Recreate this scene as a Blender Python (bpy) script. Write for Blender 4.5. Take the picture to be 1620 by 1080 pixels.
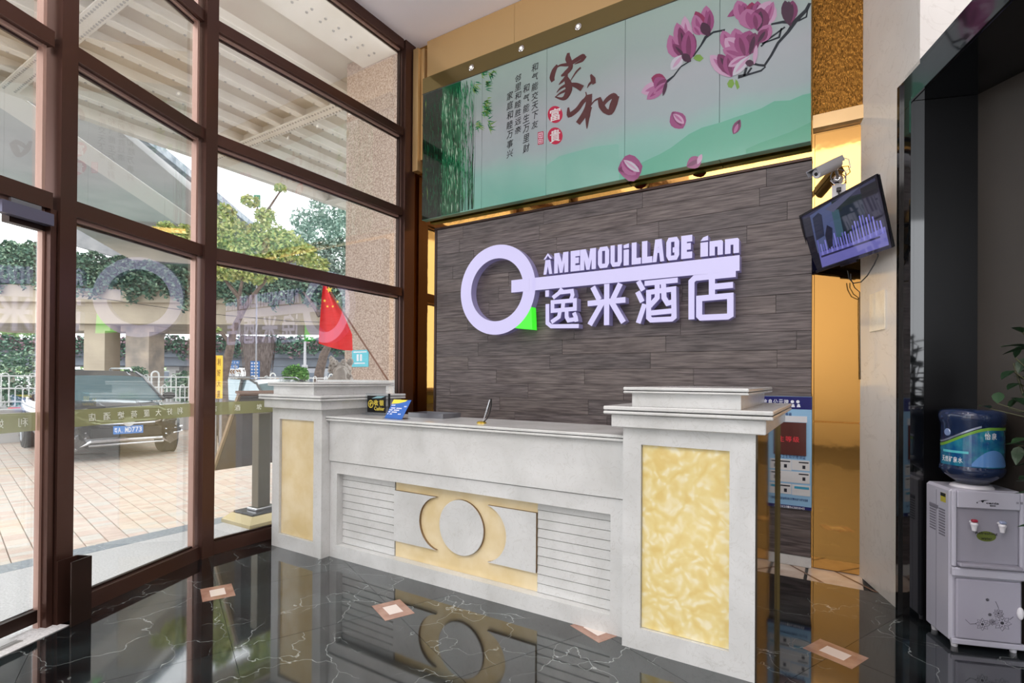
import bpy, math, random
from mathutils import Vector, Matrix
from math import sin, cos, pi, radians, sqrt, atan2
C = bpy.context.scene.collection
for o in list(bpy.data.objects): bpy.data.objects.remove(o)
rnd = random.Random(7)

# ---------------------------------------------------------------- camera
FOC, PCX, PCY, EYE = 830.0, 810.0, 595.7, 1.3
CR = Matrix.Rotation(radians(32), 3, 'Z') @ Matrix.Rotation(radians(90.3), 3, 'X') @ Matrix.Rotation(radians(0.4), 3, 'Z')
cam = bpy.data.cameras.new('camera'); camo = bpy.data.objects.new('camera', cam); C.objects.link(camo)
cam.sensor_width = 36; cam.lens = FOC / 1620 * 36; cam.shift_y = (PCY - 540) / 1620
cam.clip_start = 0.02; cam.clip_end = 400
camo.matrix_world = Matrix.Translation((0, 0, EYE)) @ CR.to_4x4()
sc = bpy.context.scene; sc.camera = camo
sc.view_settings.view_transform = 'Standard'; sc.view_settings.look = 'None'
sc.view_settings.gamma = 1; sc.view_settings.use_curve_mapping = False
sc.view_settings.exposure = 0.0
# ---------------------------------------------------------------- world: bright overcast sky
w = bpy.data.worlds.new('sky'); sc.world = w; w.use_nodes = True
bg = w.node_tree.nodes['Background']; bg.inputs[0].default_value = (0.93, 0.96, 1.0, 1); bg.inputs[1].default_value = 3.4
def light(name, kind, loc, rot, energy, size=(1, 1), color=(1, 1, 1), spot=None):
    l = bpy.data.lights.new(name, kind); l.energy = energy; l.color = color
    if kind == 'AREA': l.shape = 'RECTANGLE'; l.size, l.size_y = size
    if kind == 'SPOT': l.spot_size = spot; l.spot_blend = 0.6; l.shadow_soft_size = 0.05
    o = bpy.data.objects.new(name, l); o.location = loc; o.rotation_euler = rot; C.objects.link(o); return o
light('ceiling_lamp_rear', 'AREA', (-0.9, -1.6, 4.7), (radians(12), 0, 0), 105, (2.6, 2.6), (1, 0.97, 0.94))
for k_, x_ in enumerate((-2.7, -1.5, -0.4)): light('ceiling_downlight', 'SPOT', (x_, 1.7, 4.82), (0, 0, 0), 60, color=(1, 0.93, 0.85), spot=radians(110))
light('ceiling_fill_light', 'AREA', (-1.4, -1.2, 1.2), (radians(180 + 26), 0, radians(20)), 250, (2.6, 1.8), (1, 0.96, 0.98))  # added unseen area light that brightens the ceiling, no lamp stands there
sun = light('soft_sun', 'SUN', (-20, -10, 30), (radians(38), radians(-22), 0), 0.7, color=(1, 0.95, 0.88)); sun.data.angle = radians(20)

# ---------------------------------------------------------------- helpers
def ray(px, py): return CR @ Vector(((px - PCX) / FOC, -(py - PCY) / FOC, -1))
def onz(px, py, z=0.0): d = ray(px, py); return Vector((0, 0, EYE)) + d * ((z - EYE) / d.z)
def ony(px, py, y): d = ray(px, py); return Vector((0, 0, EYE)) + d * (y / d.y)
def onx(px, py, x): d = ray(px, py); return Vector((0, 0, EYE)) + d * (x / d.x)
def dep(px, py, Y): return Vector((0, 0, EYE)) + ray(px, py) * Y

def lin(c): return tuple(((v / 255) / 12.92 if v / 255 <= 0.04045 else ((v / 255 + 0.055) / 1.055) ** 2.4) for v in c[:3]) + (1,)
MATS = {}
def nodes(m): return m.node_tree.nodes, m.node_tree.links
def mat(name, col, rough=0.5, metal=0.0, emit=0, spec=0.5, noise=0, nscale=8, bump=0, bscale=30, alpha=1, trans=0, ior=1.45, coat=0, col2=None, stretch=(1, 1, 1), det=4, emcol=None, rand=False, contrast=(0.35, 0.65), world=True):
    if name in MATS: return MATS[name]
    m = bpy.data.materials.new(name); m.use_nodes = True; N, L = nodes(m); b = N['Principled BSDF']
    b.inputs['Base Color'].default_value = lin(col); b.inputs['Roughness'].default_value = rough; b.inputs['Metallic'].default_value = metal
    b.inputs['IOR'].default_value = ior; b.inputs['Specular IOR Level'].default_value = spec; b.inputs['Coat Weight'].default_value = coat
    b.inputs['Coat Roughness'].default_value = 0.04
    b.inputs['Transmission Weight'].default_value = trans; b.inputs['Alpha'].default_value = alpha
    if emit: b.inputs['Emission Color'].default_value = lin(emcol or col); b.inputs['Emission Strength'].default_value = emit
    vec = None
    if col2 or bump:
        if world:
            g = N.new('ShaderNodeNewGeometry'); src = g.outputs['Position']
        else:
            g = N.new('ShaderNodeTexCoord'); src = g.outputs['Object']
        if rand:
            oi = N.new('ShaderNodeObjectInfo'); cx = N.new('ShaderNodeVectorMath'); cx.operation = 'SCALE'; cx.inputs[0].default_value = (37, 11, 23)
            L.new(oi.outputs['Random'], cx.inputs['Scale']); ad = N.new('ShaderNodeVectorMath'); L.new(src, ad.inputs[0]); L.new(cx.outputs[0], ad.inputs[1]); src = ad.outputs[0]
        mp = N.new('ShaderNodeMapping'); mp.inputs['Scale'].default_value = stretch; L.new(src, mp.inputs[0]); vec = mp.outputs[0]
    if col2:
        n = N.new('ShaderNodeTexNoise'); n.inputs['Scale'].default_value = nscale; n.inputs['Detail'].default_value = det; L.new(vec, n.inputs['Vector'])
        r = N.new('ShaderNodeValToRGB'); r.color_ramp.elements[0].position, r.color_ramp.elements[1].position = contrast
        r.color_ramp.elements[0].color = lin(col); r.color_ramp.elements[1].color = lin(col2)
        L.new(n.outputs['Fac'], r.inputs[0]); L.new(r.outputs[0], b.inputs['Base Color'])
    if bump:
        n2 = N.new('ShaderNodeTexNoise'); n2.inputs['Scale'].default_value = bscale; n2.inputs['Detail'].default_value = det; L.new(vec, n2.inputs['Vector'])
        bp = N.new('ShaderNodeBump'); bp.inputs['Strength'].default_value = bump; bp.inputs['Distance'].default_value = 0.02
        L.new(n2.outputs['Fac'], bp.inputs['Height']); L.new(bp.outputs[0], b.inputs['Normal'])
    MATS[name] = m; return m

class MB:
    def __init__(s): s.v = []; s.f = []; s.mi = []; s.smooth = False
    def add(s, vs, fs, mi=0):
        n = len(s.v); s.v += [Vector(p) for p in vs]; s.f += [tuple(i + n for i in f) for f in fs]; s.mi += [mi] * len(fs); return s
    def box(s, a, b, mi=0):
        x0, y0, z0 = a; x1, y1, z1 = b
        return s.add([(x0, y0, z0), (x1, y0, z0), (x1, y1, z0), (x0, y1, z0), (x0, y0, z1), (x1, y0, z1), (x1, y1, z1), (x0, y1, z1)],
                     [(0, 3, 2, 1), (4, 5, 6, 7), (0, 1, 5, 4), (1, 2, 6, 5), (2, 3, 7, 6), (3, 0, 4, 7)], mi)
    def bevbox(s, a, b, r=0.004, mi=0):   # box with chamfered vertical section edges (all 12 edges)
        lo = [min(a[i], b[i]) for i in range(3)]; hi = [max(a[i], b[i]) for i in range(3)]
        r = min(r, *(0.45 * (hi[i] - lo[i]) for i in range(3)))
        P = []; idx = {}
        for cx in (0, 1):
            for cy in (0, 1):
                for cz in (0, 1):
                    for ax in range(3):
                        c = [cx, cy, cz]; p = []
                        for i in range(3):
                            e = hi[i] if c[i] else lo[i]
                            if i != ax: e += -r if c[i] else r
                            p.append(e)
                        idx[(cx, cy, cz, ax)] = len(P); P.append(p)
        F = []
        for ax in range(3):
            for sd in (0, 1):
                o = [i for i in range(3) if i != ax]; q = []
                for u, v in ((0, 0), (1, 0), (1, 1), (0, 1)):
                    c = [0, 0, 0]; c[ax] = sd; c[o[0]] = u; c[o[1]] = v; q.append(idx[(c[0], c[1], c[2], ax)])
                F.append(tuple(q))
        for ax in range(3):
            o = [i for i in range(3) if i != ax]
            for u in (0, 1):
                for v in (0, 1):
                    q = []
                    for e, fa in ((0, o[0]), (1, o[0]), (1, o[1]), (0, o[1])):
                        c = [0, 0, 0]; c[ax] = e; c[o[0]] = u; c[o[1]] = v; q.append(idx[(c[0], c[1], c[2], fa)])
                    F.append(tuple(q))
        for cx in (0, 1):
            for cy in (0, 1):
                for cz in (0, 1): F.append(tuple(idx[(cx, cy, cz, k)] for k in range(3)))
        return s.add(P, F, mi)
    def prism(s, pts, d, mi=0, mi2=None):   # polygon (3d points) extruded by vector d
        n = len(pts); d = Vector(d); a = [Vector(p) for p in pts]; b = [p + d for p in a]
        s.add(a + b, [tuple(range(n))[::-1]], mi); k = len(s.v) - 2 * n
        s.f += [tuple(k + n + i for i in range(n))]; s.mi += [mi]
        for i in range(n):
            j = (i + 1) % n; s.f.append((k + i, k + j, k + n + j, k + n + i)); s.mi.append(mi if mi2 is None else mi2)
        return s
    def tube(s, pts, r, n=8, mi=0, cap=True):
        pts = [Vector(p) for p in pts]; m = len(pts); rs = r if isinstance(r, (list, tuple)) else [r] * m
        k = len(s.v); up = None
        for i, p in enumerate(pts):
            t = (pts[min(i + 1, m - 1)] - pts[max(i - 1, 0)]).normalized()
            if up is None: up = t.orthogonal().normalized()
            up = (up - t * up.dot(t)).normalized(); bi = t.cross(up)
            for j in range(n):
                a = 2 * pi * j / n; s.v.append(p + (up * cos(a) + bi * sin(a)) * rs[i])
        for i in range(m - 1):
            for j in range(n):
                j2 = (j + 1) % n; s.f.append((k + i * n + j, k + i * n + j2, k + (i + 1) * n + j2, k + (i + 1) * n + j)); s.mi.append(mi)
        if cap:
            s.f.append(tuple(k + j for j in range(n))[::-1]); s.mi.append(mi); s.f.append(tuple(k + (m - 1) * n + j for j in range(n))); s.mi.append(mi)
        return s
    def cyl(s, a, b, r, n=20, mi=0): return s.tube([a, b], r, n, mi)
    def lathe(s, prof, c, n=32, mi=0, axis=None):   # prof: (r,h)
        c = Vector(c); k = len(s.v); M = Matrix.Identity(3) if axis is None else Vector(axis).to_track_quat('Z', 'Y').to_matrix()
        for r, h in prof:
            for j in range(n):
                a = 2 * pi * j / n; s.v.append(c + M @ Vector((r * cos(a), r * sin(a), h)))
        for i in range(len(prof) - 1):
            for j in range(n):
                j2 = (j + 1) % n; s.f.append((k + i * n + j, k + i * n + j2, k + (i + 1) * n + j2, k + (i + 1) * n + j)); s.mi.append(mi)
        s.f.append(tuple(k + j for j in range(n))[::-1]); s.mi.append(mi); e = k + (len(prof) - 1) * n
        s.f.append(tuple(e + j for j in range(n))); s.mi.append(mi); return s
    def blob(s, c, r, nu=12, nv=8, mi=0, jit=0):
        c = Vector(c); r = r if isinstance(r, (tuple, list)) else (r, r, r); k = len(s.v)
        for i in range(nv + 1):
            t = pi * i / nv
            for j in range(nu):
                a = 2 * pi * j / nu; q = 1 + (rnd.uniform(-jit, jit) if 0 < i < nv else 0)
                s.v.append(c + Vector((r[0] * sin(t) * cos(a), r[1] * sin(t) * sin(a), r[2] * cos(t))) * q)
        for i in range(nv):
            for j in range(nu):
                j2 = (j + 1) % nu; s.f.append((k + i * nu + j, k + (i + 1) * nu + j, k + (i + 1) * nu + j2, k + i * nu + j2)); s.mi.append(mi)
        return s
    def leaf(s, p, size, mi=0, asp=0.55):
        d = Vector((rnd.gauss(0, 1), rnd.gauss(0, 1), rnd.gauss(0, .7))).normalized(); u = d.orthogonal().normalized()
        u = (Matrix.Rotation(rnd.uniform(0, 6.28), 3, d) @ u); a = d * size * 0.5; b = u * size * asp * 0.5; p = Vector(p)
        return s.add([p - a, p + b, p + a, p - b], [(0, 1, 2, 3)], mi)
    def xf(s, M): s.v = [M @ p for p in s.v]; return s

ORG = {}
def fin(name, mb, m, parent=None, local=False):
    me = bpy.data.meshes.new(name); vs = mb.v
    if parent is not None and not local:
        Mi = ORG[parent.name].inverted(); vs = [Mi @ p for p in vs]
    me.from_pydata([tuple(p) for p in vs], [], mb.f)
    for q in (m if isinstance(m, (list, tuple)) else [m]): me.materials.append(q)
    me.polygons.foreach_set('material_index', mb.mi)
    if mb.smooth: me.polygons.foreach_set('use_smooth', [True] * len(mb.f))
    me.update(); o = bpy.data.objects.new(name, me); C.objects.link(o)
    if parent is not None: o.parent = parent; ORG[o.name] = ORG[parent.name].copy()
    else: ORG[o.name] = Matrix.Identity(4)
    return o
part = fin
def tag(o, label=None, cat=None, group=None, kind=None):
    for k, v in (('label', label), ('category', cat), ('group', group), ('kind', kind)):
        if v: o[k] = v
    return o
def thing(name, label, cat, loc=(0, 0, 0), rotz=0, group=None):
    o = bpy.data.objects.new(name, None); C.objects.link(o); o.location = loc; o.rotation_euler = (0, 0, rotz); o.empty_display_size = 0.1
    ORG[o.name] = Matrix.Translation(loc) @ Matrix.Rotation(rotz, 4, 'Z'); return tag(o, label, cat, group)
def solo(name, mb, m, label, cat, group=None, kind=None): return tag(fin(name, mb, m), label, cat, group, kind)
def struct(name, mb, m): return tag(fin(name, mb, m), kind='structure')
def shared(name, src, parent, loc, rot=(0, 0, 0), scale=(1, 1, 1)):
    o = bpy.data.objects.new(name, src.data if hasattr(src, 'data') else src); C.objects.link(o)
    o.parent = parent
    Mi = ORG[parent.name].inverted() if parent else Matrix.Identity(4)
    Mw = Matrix.Translation(loc) @ Matrix.Rotation(rot[2], 4, 'Z') @ Matrix.Rotation(rot[1], 4, 'Y') @ Matrix.Rotation(rot[0], 4, 'X') @ Matrix.Diagonal((*scale, 1))
    o.matrix_local = Mi @ Mw; return o
def meshonly(mb, m, name='piece'):
    me = bpy.data.meshes.new(name); me.from_pydata([tuple(p) for p in mb.v], [], mb.f)
    for q in (m if isinstance(m, (list, tuple)) else [m]): me.materials.append(q)
    me.polygons.foreach_set('material_index', mb.mi)
    if mb.smooth: me.polygons.foreach_set('use_smooth', [True] * len(mb.f))
    me.update(); return me

# text: returns MB with glyph geometry fitted in a box: origin O, right vector U (full width), up vector V (full height), outward normal thickness T
TC = {}
def glyph(txt, bold=0.0, ext=0.0):
    key = (txt, bold, ext)
    if key in TC: return TC[key]
    cu = bpy.data.curves.new('t', 'FONT'); cu.body = txt; cu.size = 1; cu.offset = bold; cu.resolution_u = 2
    o = bpy.data.objects.new('t', cu); C.objects.link(o); dg = bpy.context.evaluated_depsgraph_get(); me = bpy.data.meshes.new_from_object(o.evaluated_get(dg))
    vs = [v.co.copy() for v in me.vertices]; fs = [tuple(p.vertices) for p in me.polygons]
    eds = {}
    for f in fs:
        for i in range(len(f)):
            e = (f[i], f[(i + 1) % len(f)])
            if (e[1], e[0]) in eds: del eds[(e[1], e[0])]
            else: eds[e] = 1
    bpy.data.objects.remove(o); bpy.data.curves.remove(cu); bpy.data.meshes.remove(me)
    xs = [v.x for v in vs] or [0, 1]; ys = [v.y for v in vs] or [0, 1]
    TC[key] = (vs, fs, list(eds), min(xs), max(xs), min(ys), max(ys)); return TC[key]
def put_text(mb, txt, O, U, V, T, mi=0, mi2=None, bold=0.0, keep=False, mirror=False):
    vs, fs, eds, x0, x1, y0, y1 = glyph(txt, bold); O = Vector(O); U = Vector(U); V = Vector(V); T = Vector(T)
    if not vs: return mb
    wx = max(x1 - x0, 1e-6); wy = max(y1 - y0, 1e-6)
    if keep: y0, wy = -0.08, 0.85
    n = len(vs); k = len(mb.v)
    for q in (T, Vector((0, 0, 0))):
        for v in vs:
            a = (v.x - x0) / wx
            if mirror: a = 1 - a
            mb.v.append(O + U * a + V * ((v.y - y0) / wy) + q)
    for f in fs: mb.f.append(tuple(k + i for i in f)); mb.mi.append(mi)
    for a, b in eds: mb.f.append((k + a, k + n + a, k + n + b, k + b)); mb.mi.append(mi if mi2 is None else mi2)
    return mb
def ribbon(mb, pts, wd, T, mi=0, mi2=None, close=False, nrm=(0, -1, 0), capx=0.5):   # constant width flat stroke with mitred joints
    pts = [Vector(p) for p in pts]; nrm = Vector(nrm); n = len(pts); L = []; Rr = []
    wds = wd if isinstance(wd, (list, tuple)) else [wd] * n
    for i, p in enumerate(pts):
        a = pts[i - 1] if (i > 0 or close) else None; b = pts[(i + 1) % n] if (i < n - 1 or close) else None
        d1 = (p - a).normalized() if a is not None else None; d2 = (b - p).normalized() if b is not None else None
        if d1 is None: t = d2; off = -d2 * wds[i] * (capx if not close else 0)
        elif d2 is None: t = d1; off = d1 * wds[i] * capx
        else: t = (d1 + d2); t = t.normalized() if t.length > 1e-4 else d1; off = Vector((0, 0, 0))
        s_ = t.cross(nrm).normalized(); h = wds[i] / 2
        if d1 is not None and d2 is not None:
            c = s_.dot(d1.cross(nrm).normalized()); h = h / max(c, 0.5)
        L.append(p + off + s_ * h); Rr.append(p + off - s_ * h)
    T = Vector(T); k = len(mb.v); m = n
    for q in (T, Vector((0, 0, 0))):
        for i in range(m): mb.v += [L[i] + q, Rr[i] + q]
    rng = range(m if close else m - 1); o = 2 * m
    for i in rng:
        j = (i + 1) % m; a, b, c, d = k + 2 * i, k + 2 * i + 1, k + 2 * j + 1, k + 2 * j
        mb.f += [(a, b, c, d), (a, d, d + o, a + o), (b, b + o, c + o, c)]; e = mi if mi2 is None else mi2; mb.mi += [mi, e, e]
    if not close:
        e = mi if mi2 is None else mi2
        for i in (0, m - 1): a = k + 2 * i; mb.f.append((a, a + 1, a + 1 + o, a + o)); mb.mi.append(e)
    return mb

# ---------------------------------------------------------------- materials
def marble_black():
    m = mat('black_marble', (14, 17, 18), 0.05, spec=0.6, ior=2.15); N, L = nodes(m); b = N['Principled BSDF']
    g = N.new('ShaderNodeNewGeometry'); oi = N.new('ShaderNodeObjectInfo'); sc_ = N.new('ShaderNodeVectorMath'); sc_.operation = 'SCALE'; sc_.inputs[0].default_value = (31, 17, 5)
    L.new(oi.outputs['Random'], sc_.inputs['Scale']); ad = N.new('ShaderNodeVectorMath'); L.new(g.outputs['Position'], ad.inputs[0]); L.new(sc_.outputs[0], ad.inputs[1])
    wn = N.new('ShaderNodeTexNoise'); wn.inputs['Scale'].default_value = 2.2; wn.inputs['Detail'].default_value = 5; L.new(ad.outputs[0], wn.inputs['Vector'])
    mx = N.new('ShaderNodeMixRGB'); mx.blend_type = 'LINEAR_LIGHT'; mx.inputs[0].default_value = 0.32; L.new(ad.outputs[0], mx.inputs[1]); L.new(wn.outputs['Color'], mx.inputs[2])
    v = N.new('ShaderNodeTexVoronoi'); v.feature = 'DISTANCE_TO_EDGE'; v.inputs['Scale'].default_value = 2.8; L.new(mx.outputs[0], v.inputs['Vector'])
    r = N.new('ShaderNodeValToRGB'); r.color_ramp.elements[0].position = 0.0; r.color_ramp.elements[0].color = (1, 1, 1, 1); r.color_ramp.elements[1].position = 0.008; r.color_ramp.elements[1].color = (0, 0, 0, 1); L.new(v.outputs['Distance'], r.inputs[0])
    n2 = N.new('ShaderNodeTexNoise'); n2.inputs['Scale'].default_value = 3; n2.inputs['Detail'].default_value = 6; L.new(ad.outputs[0], n2.inputs['Vector'])
    r2 = N.new('ShaderNodeValToRGB'); r2.color_ramp.elements[0].position = 0.40; r2.color_ramp.elements[1].position = 0.56; L.new(n2.outputs['Fac'], r2.inputs[0])
    mu = N.new('ShaderNodeMath'); mu.operation = 'MULTIPLY'; L.new(r.outputs[0], mu.inputs[0]); L.new(r2.outputs[0], mu.inputs[1])
    r3 = N.new('ShaderNodeValToRGB'); r3.color_ramp.elements[0].position = 0.4; r3.color_ramp.elements[0].color = lin((12, 14, 16)); r3.color_ramp.elements[1].position = 0.75; r3.color_ramp.elements[1].color = lin((40, 50, 52)); L.new(n2.outputs['Fac'], r3.inputs[0])
    fx = N.new('ShaderNodeMixRGB'); L.new(mu.outputs[0], fx.inputs[0]); L.new(r3.outputs[0], fx.inputs[1]); fx.inputs[2].default_value = lin((150, 156, 154)); L.new(fx.outputs[0], b.inputs['Base Color']); return m
M_FLOOR = marble_black()
def marble_light(name, a, b_, vein, sc_=2.0, rough=0.18):
    m = mat(name, a, rough, spec=0.5, coat=0.25); N, L = nodes(m); b = N['Principled BSDF']; g = N.new('ShaderNodeNewGeometry')
    n = N.new('ShaderNodeTexNoise'); n.inputs['Scale'].default_value = sc_ * 1.3; n.inputs['Detail'].default_value = 8; n.inputs['Distortion'].default_value = 0.8; L.new(g.outputs['Position'], n.inputs['Vector'])
    r = N.new('ShaderNodeValToRGB'); e = r.color_ramp.elements; e[0].position = 0.3; e[0].color = lin(b_); e[1].position = 0.6; e[1].color = lin(a); L.new(n.outputs['Fac'], r.inputs[0])
    n3 = N.new('ShaderNodeTexNoise'); n3.inputs['Scale'].default_value = sc_ * 4; n3.inputs['Detail'].default_value = 6; n3.inputs['Distortion'].default_value = 2.5; L.new(g.outputs['Position'], n3.inputs['Vector'])
    r2 = N.new('ShaderNodeValToRGB'); e = r2.color_ramp.elements; e[0].position = 0.485; e[0].color = (0, 0, 0, 1); e[1].position = 0.5; e[1].color = (1, 1, 1, 1); k = r2.color_ramp.elements.new(0.515); k.color = (0, 0, 0, 1); L.new(n3.outputs['Fac'], r2.inputs[0])
    mu = N.new('ShaderNodeMath'); mu.operation = 'MULTIPLY'; mu.inputs[1].default_value = 0.35; L.new(r2.outputs[0], mu.inputs[0])
    fx = N.new('ShaderNodeMixRGB'); L.new(mu.outputs[0], fx.inputs[0]); L.new(r.outputs[0], fx.inputs[1]); fx.inputs[2].default_value = lin(vein); L.new(fx.outputs[0], b.inputs['Base Color']); return m
M_WHM = marble_light('white_marble', (208, 209, 208), (192, 193, 191), (166, 163, 156), 2.5)
M_WALLM = marble_light('cream_wall_marble', (222, 216, 208), (208, 202, 194), (185, 176, 166), 0.8)
def onyx():
    m = mat('yellow_onyx', (226, 205, 140), 0.12, spec=0.5, coat=0.3); N, L = nodes(m); b = N['Principled BSDF']; g = N.new('ShaderNodeNewGeometry')
    wn = N.new('ShaderNodeTexNoise'); wn.inputs['Scale'].default_value = 5; wn.inputs['Detail'].default_value = 3; L.new(g.outputs['Position'], wn.inputs['Vector'])
    mx = N.new('ShaderNodeMixRGB'); mx.blend_type = 'LINEAR_LIGHT'; mx.inputs[0].default_value = 0.15; L.new(g.outputs['Position'], mx.inputs[1]); L.new(wn.outputs['Color'], mx.inputs[2])
    v = N.new('ShaderNodeTexVoronoi'); v.feature = 'SMOOTH_F1'; v.inputs['Scale'].default_value = 24; L.new(mx.outputs[0], v.inputs['Vector'])
    r = N.new('ShaderNodeValToRGB'); e = r.color_ramp.elements; e[0].position = 0.15; e[0].color = lin((236, 226, 190)); e[1].position = 0.7; e[1].color = lin((222, 196, 124)); k = e.new(0.42); k.color = lin((228, 210, 146)); L.new(v.outputs['Distance'], r.inputs[0]); L.new(r.outputs[0], b.inputs['Base Color']); return m
M_ONYX = onyx()
M_ONYX2 = mat('pale_onyx', (230, 214, 178), 0.15, col2=(216, 194, 146), nscale=5, coat=0.3)
M_BRONZE = mat('bronze_frame', (84, 58, 50), 0.28, 0.6, bump=0.02, bscale=4)
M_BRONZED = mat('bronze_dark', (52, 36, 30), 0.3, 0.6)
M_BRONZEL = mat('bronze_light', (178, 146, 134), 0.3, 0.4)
M_GOLD = mat('gold_mirror', (188, 146, 82), 0.05, 1.0, bump=0.10, bscale=2.4)
M_GOLDP = mat('gold_panel', (212, 178, 126), 0.25, 0.45)
M_GOLDR = mat('bronze_ripple_panel', (150, 104, 44), 0.22, 0.9, bump=1.0, bscale=55, stretch=(1.4, 1, 0.5), det=2)
M_CEIL = mat('ceiling_paint', (244, 238, 244), 0.9)
M_WPAINT = mat('wall_paint', (214, 208, 200), 0.8)
M_OLIVE = mat('olive_glass', (120, 105, 66), 0.08, 0.55)
M_BLACKG = mat('black_gloss', (12, 14, 17), 0.06, spec=0.8, ior=1.6)
M_BLACK = mat('black_plastic', (18, 18, 20), 0.35)
M_DARKSIDE = mat('bronze_dark_glass', (62, 52, 40), 0.05, 0.75)
M_WHITE = mat('white_plastic', (225, 224, 230), 0.35)
M_CHROME = mat('chrome', (210, 210, 212), 0.12, 1.0)
M_GREYM = mat('grey_metal', (140, 140, 145), 0.35, 0.8)
M_GRANL = mat('light_granite', (196, 196, 196), 0.5, col2=(222, 222, 222), nscale=90, det=2)
M_GRANB = mat('blue_grey_granite', (140, 150, 158), 0.4, col2=(170, 178, 184), nscale=40, det=3)
M_GRANP = mat('pink_granite', (152, 130, 116), 0.6, col2=(196, 178, 164), nscale=30, det=6, contrast=(0.38, 0.62))
def glassmat(name, tint=(1, 1, 1), ior=1.75, dirt=0.0):
    m = bpy.data.materials.new(name); m.use_nodes = True; N, L = nodes(m); N.clear(); o = N.new('ShaderNodeOutputMaterial')
    t = N.new('ShaderNodeBsdfTransparent'); t.inputs[0].default_value = (*tint, 1); g = N.new('ShaderNodeBsdfGlossy'); g.inputs['Roughness'].default_value = 0.0
    ge = N.new('ShaderNodeNewGeometry'); dt = N.new('ShaderNodeVectorMath'); dt.operation = 'DOT_PRODUCT'; L.new(ge.outputs['Incoming'], dt.inputs[0]); L.new(ge.outputs['Normal'], dt.inputs[1])
    ab = N.new('ShaderNodeMath'); ab.operation = 'ABSOLUTE'; L.new(dt.outputs['Value'], ab.inputs[0]); iv_ = N.new('ShaderNodeMath'); iv_.operation = 'SUBTRACT'; iv_.inputs[0].default_value = 1; L.new(ab.outputs[0], iv_.inputs[1])
    pw = N.new('ShaderNodeMath'); pw.operation = 'POWER'; L.new(iv_.outputs[0], pw.inputs[0]); pw.inputs[1].default_value = 5; f0 = ((ior - 1) / (ior + 1)) ** 2
    f = N.new('ShaderNodeMath'); f.operation = 'MULTIPLY_ADD'; L.new(pw.outputs[0], f.inputs[0]); f.inputs[1].default_value = 1 - f0; f.inputs[2].default_value = f0   # Schlick Fresnel, same from both sides
    x = N.new('ShaderNodeMixShader'); L.new(f.outputs[0], x.inputs[0]); L.new(t.outputs[0], x.inputs[1]); L.new(g.outputs[0], x.inputs[2]); L.new(x.outputs[0], o.inputs[0])
    MATS[name] = m; return m
M_GLASS = glassmat('window_glass', (0.985, 0.99, 0.985), 2.3)
M_BAND = None
def bandmat():
    m = bpy.data.materials.new('frosted_band'); m.use_nodes = True; N, L = nodes(m); N.clear(); o = N.new('ShaderNodeOutputMaterial')
    t = N.new('ShaderNodeBsdfTransparent'); t.inputs[0].default_value = (0.80, 0.83, 0.68, 1); d = N.new('ShaderNodeBsdfDiffuse'); d.inputs[0].default_value = lin((196, 196, 156)); x = N.new('ShaderNodeMixShader'); x.inputs[0].default_value = 0.45
    L.new(t.outputs[0], x.inputs[1]); L.new(d.outputs[0], x.inputs[2]); L.new(x.outputs[0], o.inputs[0]); return m
M_BAND = bandmat()
M_SIGN = mat('sign_face', (70, 68, 84), 0.4, emit=0.92, emcol=(212, 205, 245))
M_SIGNS = mat('sign_return', (150, 145, 180), 0.4, emit=0.10, emcol=(150, 140, 210))
M_GREENE = mat('sign_green', (60, 230, 50), 0.4, emit=0.7, emcol=(70, 240, 50))
M_STEELW = mat('white_bridge_steel', (222, 216, 206), 0.6, col2=(210, 203, 190), nscale=1.2)
M_STEELB = mat('beige_bridge_panel', (186, 174, 160), 0.7, col2=(198, 190, 176), nscale=0.8)
M_RIVET = mat('bridge_rivet', (150, 146, 140), 0.6)
M_CONC = mat('viaduct_concrete', (205, 203, 200), 0.85, col2=(190, 188, 186), nscale=0.6, det=6)
M_CONCL = mat('viaduct_pale_beam', (236, 230, 222), 0.8)
M_CONCD = mat('dirty_concrete', (150, 150, 150), 0.9, col2=(120, 122, 126), nscale=0.8, det=8)
M_CONCB = mat('beige_concrete', (205, 190, 168), 0.85, col2=(190, 176, 156), nscale=0.7)
M_CONCG = mat('grey_blue_concrete', (138, 146, 156), 0.85, col2=(120, 128, 140), nscale=0.5)

# ================================================================ SETTING
G = -0.18            # street level
FX = -3.92           # flank window plane
A2 = Vector((-3.92, 2.04, 0)); DIR2 = Vector((0.389, -0.9212, 0)).normalized()     # angled facade
YB = 4.24            # back wall plane
# floor: slab + individual tiles laid on the diagonal grid
g1 = Vector((0.41, 0.912, 0)).normalized(); g2 = Vector((0.912, -0.41, 0)).normalized(); P0 = Vector((-2.13, 2.16, 0))
RW0 = Vector((0.125, 4.20, 0)); RWD = Vector((0.32, -0.947, 0)).normalized(); RWN = Vector((RWD.y * -1, RWD.x, 0)) * -1
RWN = Vector((0.947, 0.32, 0)).normalized()     # outward normal of the right wall
fl = struct('floor', MB().prism([(-3.98, 4.3, -0.004), (-3.98, 2.04, -0.004), tuple(A2 + DIR2 * 7 + Vector((-.05, 0, -0.004))), (4.5, -4.3, -0.004), (4.5, 4.3, -0.004)], (0, 0, -0.12)), mat('floor_bed', (14, 15, 16), 0.3))
tile = MB().box((-0.399, -0.399, -0.010), (0.399, 0.399, 0.0)); tile_me = meshonly(tile, M_FLOOR, 'tile')
ang = atan2(g2.y, g2.x)
def inside_room(p):
    if p.y > 4.12 or p.y < -1.6: return False
    if p.y > 2.04 and p.x < FX + 0.42: return False
    q = p - A2
    if p.y <= 2.04 and (q.x * -DIR2.y + q.y * DIR2.x) < 0.55: return False
    return p.x < 2.2
nt = 0
from mathutils.geometry import intersect_line_line_2d
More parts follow.
